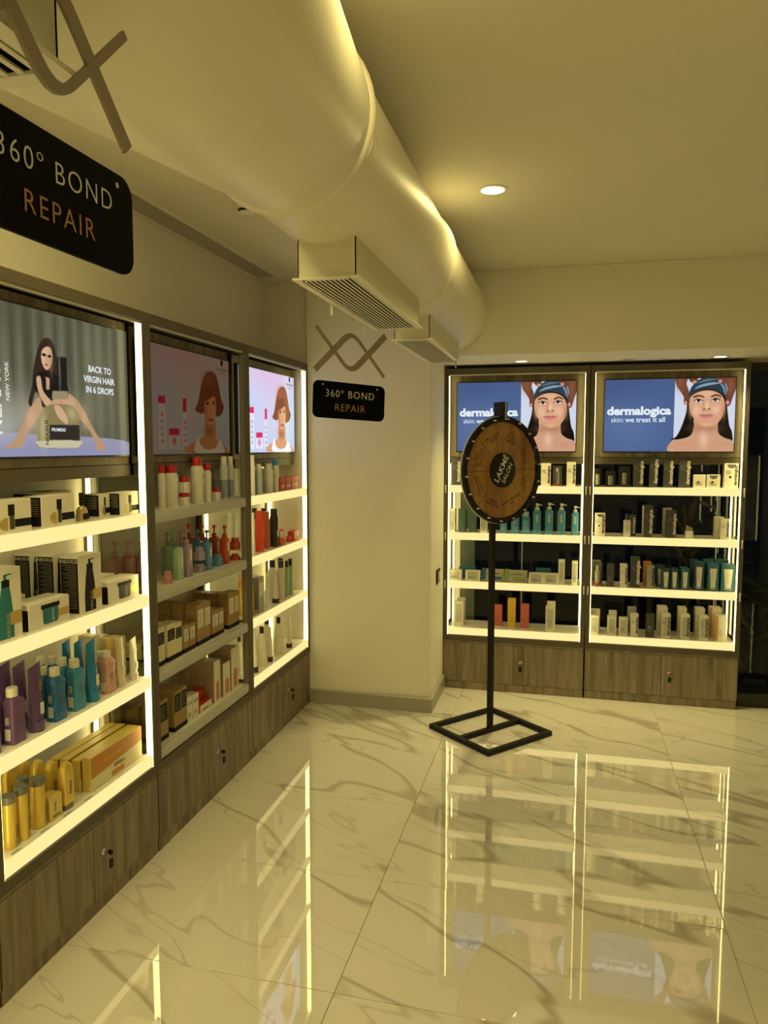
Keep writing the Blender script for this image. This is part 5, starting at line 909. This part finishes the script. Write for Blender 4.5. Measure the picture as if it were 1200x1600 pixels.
('neckbottle', 'ivory bottle with black cap, bottom shelf of corner wall cabinet', 3, 4, -1.5912, 3.6942, 0.41, 0.0525, 0.0525, 0.215, {'col': 'ivory', 'cap': 'black'}),
('tube2', 'white tube standing on dark cap, right one, bottom shelf of corner wall cabinet', 3, 4, -1.5762, 3.7756, 0.41, 0.0321, 0.0225, 0.1928, {'col': 'ivory'}),
('neckbottle', 'ivory bottle with black cap in the back row, bottom shelf of corner wall cabinet', 3, 4, -1.666, 3.9401, 0.41, 0.0521, 0.0521, 0.2009, {'col': 'ivory', 'cap': 'black'}),
('neckbottle', 'tall ivory bottle with black cap, bottom shelf of corner wall cabinet', 3, 4, -1.5928, 3.9405, 0.41, 0.0556, 0.0556, 0.2124, {'col': 'ivory', 'cap': 'black'}),
('tube2', 'small white tube standing alone on dark cap, bottom shelf of corner wall cabinet', 3, 4, -1.5783, 4.072, 0.41, 0.0381, 0.0267, 0.1758, {'col': 'ivory'}),
('neckbottle', 'ivory bottle with black cap seen through the glass, bottom shelf of corner wall cabinet', 3, 4, -1.6385, 3.5093, 0.41, 0.0369, 0.0369, 0.2122, {'col': 'ivory', 'cap': 'black'}),
('derm', 'dark grey carton with vertical white lettering, top shelf of left far cabinet', 4, 1, -0.6995, 4.855, 1.35, 0.0591, 0.05, 0.175, {'col': 'dgrey', 'txt': 'w'}),
('derm', 'white carton mostly hidden behind the wheel, top shelf of left far cabinet', 4, 1, -0.5032, 4.855, 1.35, 0.0579, 0.05, 0.151, {'col': 'whitecard', 'txt': 'k'}),
('derm', 'white carton with dark vertical lettering, top shelf of left far cabinet', 4, 1, -0.1235, 4.855, 1.35, 0.0598, 0.05, 0.1447, {'col': 'whitecard', 'txt': 'k'}),
('clearbox', 'clear pack with a white and red tube inside, top shelf of left far cabinet', 4, 1, -0.052, 4.8475, 1.35, 0.0593, 0.035, 0.133, {'col': 'redtube'}),
('derm', 'white carton next to the middle post, top shelf of left far cabinet', 4, 1, 0.0327, 4.855, 1.35, 0.0549, 0.05, 0.1536, {'col': 'whitecard', 'txt': 'k'}),
('derm', 'slim white carton, left one, second shelf of left far cabinet', 4, 2, -0.7202, 4.855, 1.04, 0.0383, 0.05, 0.1532, {'col': 'whitecard', 'lab': 'grey'}),
('derm', 'dark green carton, left one, second shelf of left far cabinet', 4, 2, -0.6567, 4.86, 1.04, 0.0465, 0.06, 0.1544, {'col': 'dgreen'}),
('derm', 'dark green carton, right one, second shelf of left far cabinet', 4, 2, -0.5872, 4.855, 1.04, 0.0504, 0.05, 0.1474, {'col': 'dgreen'}),
('derm', 'slim white carton, right one, second shelf of left far cabinet', 4, 2, -0.514, 4.855, 1.04, 0.0458, 0.05, 0.1447, {'col': 'whitecard', 'lab': 'grey'}),
('tealcap', 'teal bottle half hidden behind the wheel, left one, second shelf of left far cabinet', 4, 2, -0.3857, 4.85, 1.04, 0.0453, 0.04, 0.1391, {}),
('tealcap', 'teal bottle half hidden behind the wheel, right one, second shelf of left far cabinet', 4, 2, -0.3119, 4.85, 1.04, 0.0531, 0.04, 0.1489, {}),
('tealcap', 'teal bottle with flat cap, second shelf of left far cabinet', 4, 2, -0.2427, 4.85, 1.04, 0.0527, 0.04, 0.1421, {}),
('tealpump', 'teal bottle with pale pump, first from left, second shelf of left far cabinet', 4, 2, -0.1739, 4.8525, 1.04, 0.0524, 0.045, 0.1969, {}),
('tealpump', 'teal bottle with pale pump, second from left, second shelf of left far cabinet', 4, 2, -0.0977, 4.8525, 1.04, 0.052, 0.045, 0.2024, {}),
('tealpump', 'teal bottle with pale pump, third from left, second shelf of left far cabinet', 4, 2, -0.022, 4.8525, 1.04, 0.0516, 0.045, 0.1997, {}),
('tealpump', 'teal bottle with pale pump, fourth from left, second shelf of left far cabinet', 4, 2, 0.063, 4.8525, 1.04, 0.0472, 0.045, 0.185, {}),
('derm', 'flat white carton, left one, third shelf of left far cabinet', 4, 3, -0.6996, 4.86, 0.72, 0.0875, 0.06, 0.0654, {'col': 'whitecard', 'lab': 'grey'}),
('derm', 'flat white carton, right one, third shelf of left far cabinet', 4, 3, -0.5818, 4.855, 0.72, 0.097, 0.05, 0.0659, {'col': 'whitecard', 'lab': 'grey'}),
('derm', 'flat teal carton in the back row, left one, third shelf of left far cabinet', 4, 3, -0.6316, 4.945, 0.72, 0.1078, 0.05, 0.0752, {'col': 'tealcard'}),
('sachet', 'white and blue sheet mask packet lying propped, third shelf of left far cabinet', 4, 3, -0.4562, 4.875, 0.72, 0.1459, 0.09, 0.0667, {'col': 'bluecard'}),
('sachet', 'white and green sheet mask packet lying propped, third shelf of left far cabinet', 4, 3, -0.3052, 4.875, 0.72, 0.1478, 0.09, 0.0644, {'col': 'limecard'}),
('derm', 'pale flat carton, left one, third shelf of left far cabinet', 4, 3, -0.1724, 4.855, 0.72, 0.0932, 0.05, 0.0656, {'col': 'whitecard', 'lab': 'grey'}),
('derm', 'pale flat carton, right one, third shelf of left far cabinet', 4, 3, -0.0796, 4.855, 0.72, 0.0924, 0.05, 0.0653, {'col': 'whitecard', 'lab': 'grey'}),
('derm', 'flat teal carton in the back row, right one, third shelf of left far cabinet', 4, 3, -0.1306, 4.945, 0.72, 0.0945, 0.05, 0.082, {'col': 'tealcard'}),
('derm', 'slim white tube carton, left one, third shelf of left far cabinet', 4, 3, -0.0137, 4.88, 0.72, 0.0401, 0.04, 0.1545, {'col': 'whitecard', 'lab': 'grey'}),
('derm', 'slim white tube carton, right one, third shelf of left far cabinet', 4, 3, 0.068, 4.85, 0.72, 0.0356, 0.04, 0.1537, {'col': 'whitecard', 'lab': 'grey'}),
('derm', 'white carton with round mark in front, bottom shelf of left far cabinet', 4, 4, -0.6758, 4.89, 0.41, 0.0604, 0.04, 0.1578, {'col': 'whitecard', 'lab': 'grey'}),
('derm', 'white carton with round mark in the back, bottom shelf of left far cabinet', 4, 4, -0.6711, 4.95, 0.41, 0.0523, 0.04, 0.1677, {'col': 'whitecard'}),
('derm', 'coral red carton left of the yellow one, bottom shelf of left far cabinet', 4, 4, -0.4185, 4.9225, 0.41, 0.0508, 0.045, 0.1387, {'col': 'coral'}),
('derm', 'tall yellow carton between two red ones, bottom shelf of left far cabinet', 4, 4, -0.3285, 4.9025, 0.41, 0.0502, 0.045, 0.1903, {'col': 'yellow'}),
('derm', 'coral red carton right of the yellow one, bottom shelf of left far cabinet', 4, 4, -0.2432, 4.9025, 0.41, 0.0539, 0.045, 0.1562, {'col': 'coral'}),
('derm', 'tall white carton in front, bottom shelf of left far cabinet', 4, 4, -0.0796, 4.8525, 0.41, 0.0566, 0.045, 0.1624, {'col': 'whitecard', 'lab': 'grey'}),
('derm', 'tall white carton behind the front one, bottom shelf of left far cabinet', 4, 4, -0.075, 4.9225, 0.41, 0.0532, 0.045, 0.1776, {'col': 'whitecard'}),
('clearbox', 'clear pack with a small white tube, first from left, top shelf of right far cabinet', 5, 1, 0.1932, 4.85, 1.35, 0.0444, 0.04, 0.1184, {'col': 'bluetube'}),
('clearbox', 'clear pack with a small white tube, second from left, top shelf of right far cabinet', 5, 1, 0.2729, 4.85, 1.35, 0.0612, 0.04, 0.103, {'col': 'bluetube'}),
('clearbox', 'clear pack with a small white tube, third from left, top shelf of right far cabinet', 5, 1, 0.3549, 4.85, 1.35, 0.0721, 0.04, 0.1314, {'col': 'bluetube'}),
('derm', 'tall dark carton with vertical white lettering, first from left, top shelf of right far cabinet', 5, 1, 0.4362, 4.855, 1.35, 0.0602, 0.05, 0.1831, {'col': 'dgrey', 'txt': 'w'}),
('derm', 'tall dark carton with vertical white lettering, second from left, top shelf of right far cabinet', 5, 1, 0.5242, 4.855, 1.35, 0.0485, 0.05, 0.1952, {'col': 'dgrey', 'txt': 'w'}),
('derm', 'tall dark carton with vertical white lettering, third from left, top shelf of right far cabinet', 5, 1, 0.6097, 4.855, 1.35, 0.0555, 0.05, 0.1837, {'col': 'dgrey', 'txt': 'w'}),
('derm', 'tall dark carton with vertical white lettering, fourth from left, top shelf of right far cabinet', 5, 1, 0.7035, 4.855, 1.35, 0.0659, 0.05, 0.1841, {'col': 'dgrey', 'txt': 'w'}),
('derm', 'low white carton, top shelf of right far cabinet', 5, 1, 0.7891, 4.855, 1.35, 0.0689, 0.05, 0.0798, {'col': 'whitecard', 'lab': 'round'}),
('derm', 'low white carton with grey blue corner, top shelf of right far cabinet', 5, 1, 0.8686, 4.855, 1.35, 0.0756, 0.05, 0.0805, {'col': 'whitecard', 'lab': 'arc'}),
('derm', 'tall white carton with dark vertical lettering, top shelf of right far cabinet', 5, 1, 0.967, 4.86, 1.35, 0.0783, 0.06, 0.1505, {'col': 'whitecard', 'txt': 'k', 'lab': 'arc'}),
('derm', 'white carton with dark vertical lettering, second shelf of right far cabinet', 5, 2, 0.2152, 4.855, 1.04, 0.062, 0.05, 0.1436, {'col': 'whitecard', 'txt': 'k', 'lab': 'arc'}),
('derm', 'dark grey carton behind the small bottle, second shelf of right far cabinet', 5, 2, 0.4035, 4.9, 1.04, 0.0615, 0.04, 0.1311, {'col': 'dgrey', 'txt': 'w'}),
('capfar', 'small pale bottle with dark cap, second shelf of right far cabinet', 5, 2, 0.3786, 4.845, 1.04, 0.0419, 0.03, 0.1431, {}),
('derm', 'dark grey carton with white sides, second shelf of right far cabinet', 5, 2, 0.5016, 4.88, 1.04, 0.0527, 0.1, 0.1934, {'col': 'dgrey', 'txt': 'w', 'lab': 'wside'}),
('derm', 'grey blue carton behind the dark one, second shelf of right far cabinet', 5, 2, 0.625, 4.94, 1.04, 0.053, 0.04, 0.1767, {'col': 'greycard'}),
('derm', 'dark grey carton standing in front, second shelf of right far cabinet', 5, 2, 0.638, 4.855, 1.04, 0.0557, 0.05, 0.1684, {'col': 'dgrey', 'txt': 'w'}),
('sticks', 'white stand with three small pale vials, second shelf of right far cabinet', 5, 2, 0.7432, 4.85, 1.04, 0.044, 0.04, 0.0762, {}),
('derm', 'white carton in front at the right, second shelf of right far cabinet', 5, 2, 0.9429, 4.855, 1.04, 0.0503, 0.05, 0.1241, {'col': 'whitecard', 'txt': 'k'}),
('derm', 'white carton behind at the right, second shelf of right far cabinet', 5, 2, 0.9216, 4.905, 1.04, 0.0546, 0.05, 0.1307, {'col': 'whitecard'}),
('clearbox', 'clear grey pack with red edged tube, third shelf of right far cabinet', 5, 3, 0.2094, 4.855, 0.72, 0.0585, 0.05, 0.1467, {'col': 'redtube'}),
('derm', 'grey carton in the back row, third shelf of right far cabinet', 5, 3, 0.2046, 4.93, 0.72, 0.0516, 0.04, 0.1508, {'col': 'greycard'}),
('derm', 'dark carton second from the left post, third shelf of right far cabinet', 5, 3, 0.2872, 4.86, 0.72, 0.0426, 0.06, 0.1415, {'col': 'dgrey'}),
('derm', 'slim white carton, third shelf of right far cabinet', 5, 3, 0.3682, 4.87, 0.72, 0.0422, 0.08, 0.1405, {'col': 'whitecard', 'txt': 'k'}),
('derm', 'tall dark green carton with lettering, third shelf of right far cabinet', 5, 3, 0.4351, 4.855, 0.72, 0.0534, 0.05, 0.1915, {'col': 'dgrey2', 'txt': 'w'}),
('derm', 'orange carton in the back row, third shelf of right far cabinet', 5, 3, 0.5143, 4.92, 0.72, 0.0461, 0.04, 0.1556, {'col': 'orangecard'}),
('derm', 'grey carton in front of the orange one, third shelf of right far cabinet', 5, 3, 0.5262, 4.85, 0.72, 0.0453, 0.04, 0.1425, {'col': 'greycard', 'txt': 'k'}),
('tubepack', 'small dark blue carton with white tube print, left one, third shelf of right far cabinet', 5, 3, 0.6165, 4.86, 0.72, 0.0449, 0.06, 0.126, {'col': 'navy'}),
('tubepack', 'small dark blue carton with white tube print, right one, third shelf of right far cabinet', 5, 3, 0.6669, 4.86, 0.72, 0.041, 0.06, 0.128, {'col': 'navy'}),
('tubepack', 'small dark blue carton in the back row, third shelf of right far cabinet', 5, 3, 0.5919, 4.935, 0.72, 0.0458, 0.05, 0.1325, {'col': 'navy'}),
('tubepack', 'small teal carton with white tube print, third shelf of right far cabinet', 5, 3, 0.7281, 4.88, 0.72, 0.0444, 0.1, 0.1304, {'col': 'tealcard'}),
('tubepack', 'tall navy carton with white tube print, third shelf of right far cabinet', 5, 3, 0.8073, 4.87, 0.72, 0.0551, 0.08, 0.1731, {'col': 'navy'}),
('tubepack', 'tall navy carton in the back row, third shelf of right far cabinet', 5, 3, 0.7972, 4.955, 0.72, 0.0488, 0.05, 0.1737, {'col': 'navy'}),
('tubepack', 'large teal carton with white tube print, third shelf of right far cabinet', 5, 3, 0.8877, 4.88, 0.72, 0.0619, 0.1, 0.1643, {'col': 'tealcard'}),
('tubepack', 'large teal carton in the back row, third shelf of right far cabinet', 5, 3, 0.8793, 4.965, 0.72, 0.0597, 0.05, 0.1752, {'col': 'tealcard'}),
('tubepack', 'widest teal carton with white tube print, third shelf of right far cabinet', 5, 3, 0.9729, 4.875, 0.72, 0.0794, 0.09, 0.1636, {'col': 'tealcard'}),
('tubepack', 'widest teal carton in the back row, third shelf of right far cabinet', 5, 3, 0.9555, 4.965, 0.72, 0.0778, 0.05, 0.178, {'col': 'tealcard'}),
('derm', 'white carton at the left post, bottom shelf of right far cabinet', 5, 4, 0.1973, 4.855, 0.41, 0.0511, 0.05, 0.1189, {'col': 'whitecard', 'lab': 'grey'}),
('derm', 'white carton in the back row, left one, bottom shelf of right far cabinet', 5, 4, 0.2065, 4.945, 0.41, 0.056, 0.05, 0.1372, {'col': 'whitecard'}),
('derm', 'white carton with grey front, left one, bottom shelf of right far cabinet', 5, 4, 0.3029, 4.86, 0.41, 0.0506, 0.06, 0.1165, {'col': 'whitecard', 'lab': 'grey'}),
('derm', 'white carton in the back row, right one, bottom shelf of right far cabinet', 5, 4, 0.3145, 4.95, 0.41, 0.0476, 0.04, 0.1323, {'col': 'whitecard'}),
('derm', 'white carton with grey front, right one, bottom shelf of right far cabinet', 5, 4, 0.3727, 4.855, 0.41, 0.0502, 0.05, 0.1121, {'col': 'whitecard', 'lab': 'grey'}),
('derm', 'white carton with dark vertical lettering, bottom shelf of right far cabinet', 5, 4, 0.44, 4.855, 0.41, 0.046, 0.05, 0.1404, {'col': 'whitecard', 'txt': 'k'}),
('derm', 'grey carton in the back row, bottom shelf of right far cabinet', 5, 4, 0.43, 4.94, 0.41, 0.0509, 0.04, 0.1657, {'col': 'greycard'}),
('derm', 'dark grey carton with white mark, bottom shelf of right far cabinet', 5, 4, 0.5335, 4.85, 0.41, 0.0494, 0.04, 0.1455, {'col': 'dgrey', 'lab': 'round'}),
('derm', 'tall white carton in front, first from left, bottom shelf of right far cabinet', 5, 4, 0.6262, 4.86, 0.41, 0.0527, 0.06, 0.1505, {'col': 'whitecard', 'txt': 'k', 'lab': 'grey'}),
('derm', 'tall white carton in the back row, first from left, bottom shelf of right far cabinet', 5, 4, 0.6149, 4.95, 0.41, 0.0575, 0.08, 0.1774, {'col': 'whitecard'}),
('derm', 'tall white carton in front, second from left, bottom shelf of right far cabinet', 5, 4, 0.7384, 4.86, 0.41, 0.0521, 0.06, 0.1526, {'col': 'whitecard', 'txt': 'k', 'lab': 'grey'}),
('derm', 'tall white carton in the back row, second from left, bottom shelf of right far cabinet', 5, 4, 0.7344, 4.955, 0.41, 0.0493, 0.07, 0.1774, {'col': 'whitecard'}),
('derm', 'tall white carton in front, third from left, bottom shelf of right far cabinet', 5, 4, 0.8457, 4.86, 0.41, 0.0515, 0.06, 0.1505, {'col': 'whitecard', 'txt': 'k', 'lab': 'grey'}),
('derm', 'tall white carton in the back row, third from left, bottom shelf of right far cabinet', 5, 4, 0.8382, 4.955, 0.41, 0.0526, 0.07, 0.1788, {'col': 'whitecard'}),
('derm', 'tall white carton with orange edge in front, bottom shelf of right far cabinet', 5, 4, 0.9446, 4.86, 0.41, 0.0583, 0.06, 0.1559, {'col': 'whitecard', 'lab': 'orange'}),
('derm', 'tall white carton with orange edge in the back row, bottom shelf of right far cabinet', 5, 4, 0.9279, 4.955, 0.41, 0.067, 0.07, 0.1876, {'col': 'whitecard', 'lab': 'orange'})]

for kind, label, un, shf, x, y, z, w_, d_, h_, o in ITEMS:
    nm, cat = CAT.get(kind, ('product_carton', 'carton'))
    t = thing(nm, label, cat, (x, y, z), PI / 2 if un < 4 else 0, 'products on the %s of the %s' % (SN[shf], UN[un]))
    globals()['K_' + kind](t, w_, d_, h_, o)
# price strips lying on the bottom shelf of the near cabinet
for i, y in enumerate((1.775, 1.90, 2.005, 2.115)):
    t = thing('price_strip', 'white price strip on the near bottom shelf edge, %s from left' % ('first', 'second', 'third', 'fourth')[i], 'price strip', (-1.552, y, .41), PI / 2, 'price strips on the near bottom shelf')
    s = new('strip', box(-.03, .03, -.005, .005, .0003, .0012), white_m, t); new('fine_print', boxes([(-.02, .02, -.003, -.0015, .0012, .0016), (-.02, .012, .001, .0025, .0012, .0016)]), blk, s)
# ---------------------------------------------------------------- plants outside
leaf_g = mat('green leaf', (.15, .25, .06), .5, noise=(6, .3)); leaf_t = mat('dry palm leaf', (.42, .30, .13), .6, noise=(6, .3)); bark = mat('bark', (.10, .075, .045), .8, noise=(20, .3))
def leaf_mesh(L, wd, droop, fold=.25):
    bm = bmesh.new(); n = 6; rows = []
    for i in range(n + 1):
        u = i / n; a = wd * math.sin(PI * min(1, .08 + u * .92)) ** .8 * (1 - u * .3) + .0005; x = L * u; z = -droop * u * u
        rows.append([bm.verts.new((x, -a, z + a * fold)), bm.verts.new((x, 0, z)), bm.verts.new((x, a, z + a * fold))])
    for p, q in zip(rows, rows[1:]):
        for k in (0, 1): bm.faces.new((p[k], p[k + 1], q[k + 1], q[k]))
    return mesh_from(bm, 'leaf', 60)
def plant(label, x, y, h, m, n, L, wd, spread, up):
    t = thing('potted_plant', label, 'plant', (x, y, -.02), 0, 'plants outside the window')
    new('pot', lathe([(.10, 0), (.14, .22), (.15, .24), (.13, .24)], 20), mat('dark pot', (.06, .05, .045), .6), t)
    new('stem', tube([(0, 0, .2), (.01, 0, h * .5), (.0, .01, h)], .014, 8), bark, t)
    me = leaf_mesh(L, wd, L * .35)
    for k in range(n):
        a = 2.4 * k; z = h * (.35 + .65 * k / n); new('leaf', me, m, t, (0, 0, z), (random.uniform(-.3, .3), -up + random.uniform(-.35, .35) + spread * (1 - k / n), a))
plant('dry tan palm seen through the right far cabinet', .84, 5.52, 1.12, leaf_t, 26, .36, .02, .5, 1.0)
plant('green leafy plant seen through the right far cabinet', 1.10, 5.42, 1.06, leaf_g, 34, .20, .035, .6, .5)
plant('low green plant in the dark window right of the cabinets', 1.46, 5.42, .80, leaf_g, 26, .24, .035, .6, .4)
plant('green plant behind the third shelf of the right far cabinet', .98, 5.9, .85, leaf_g, 28, .26, .04, .6, .5)
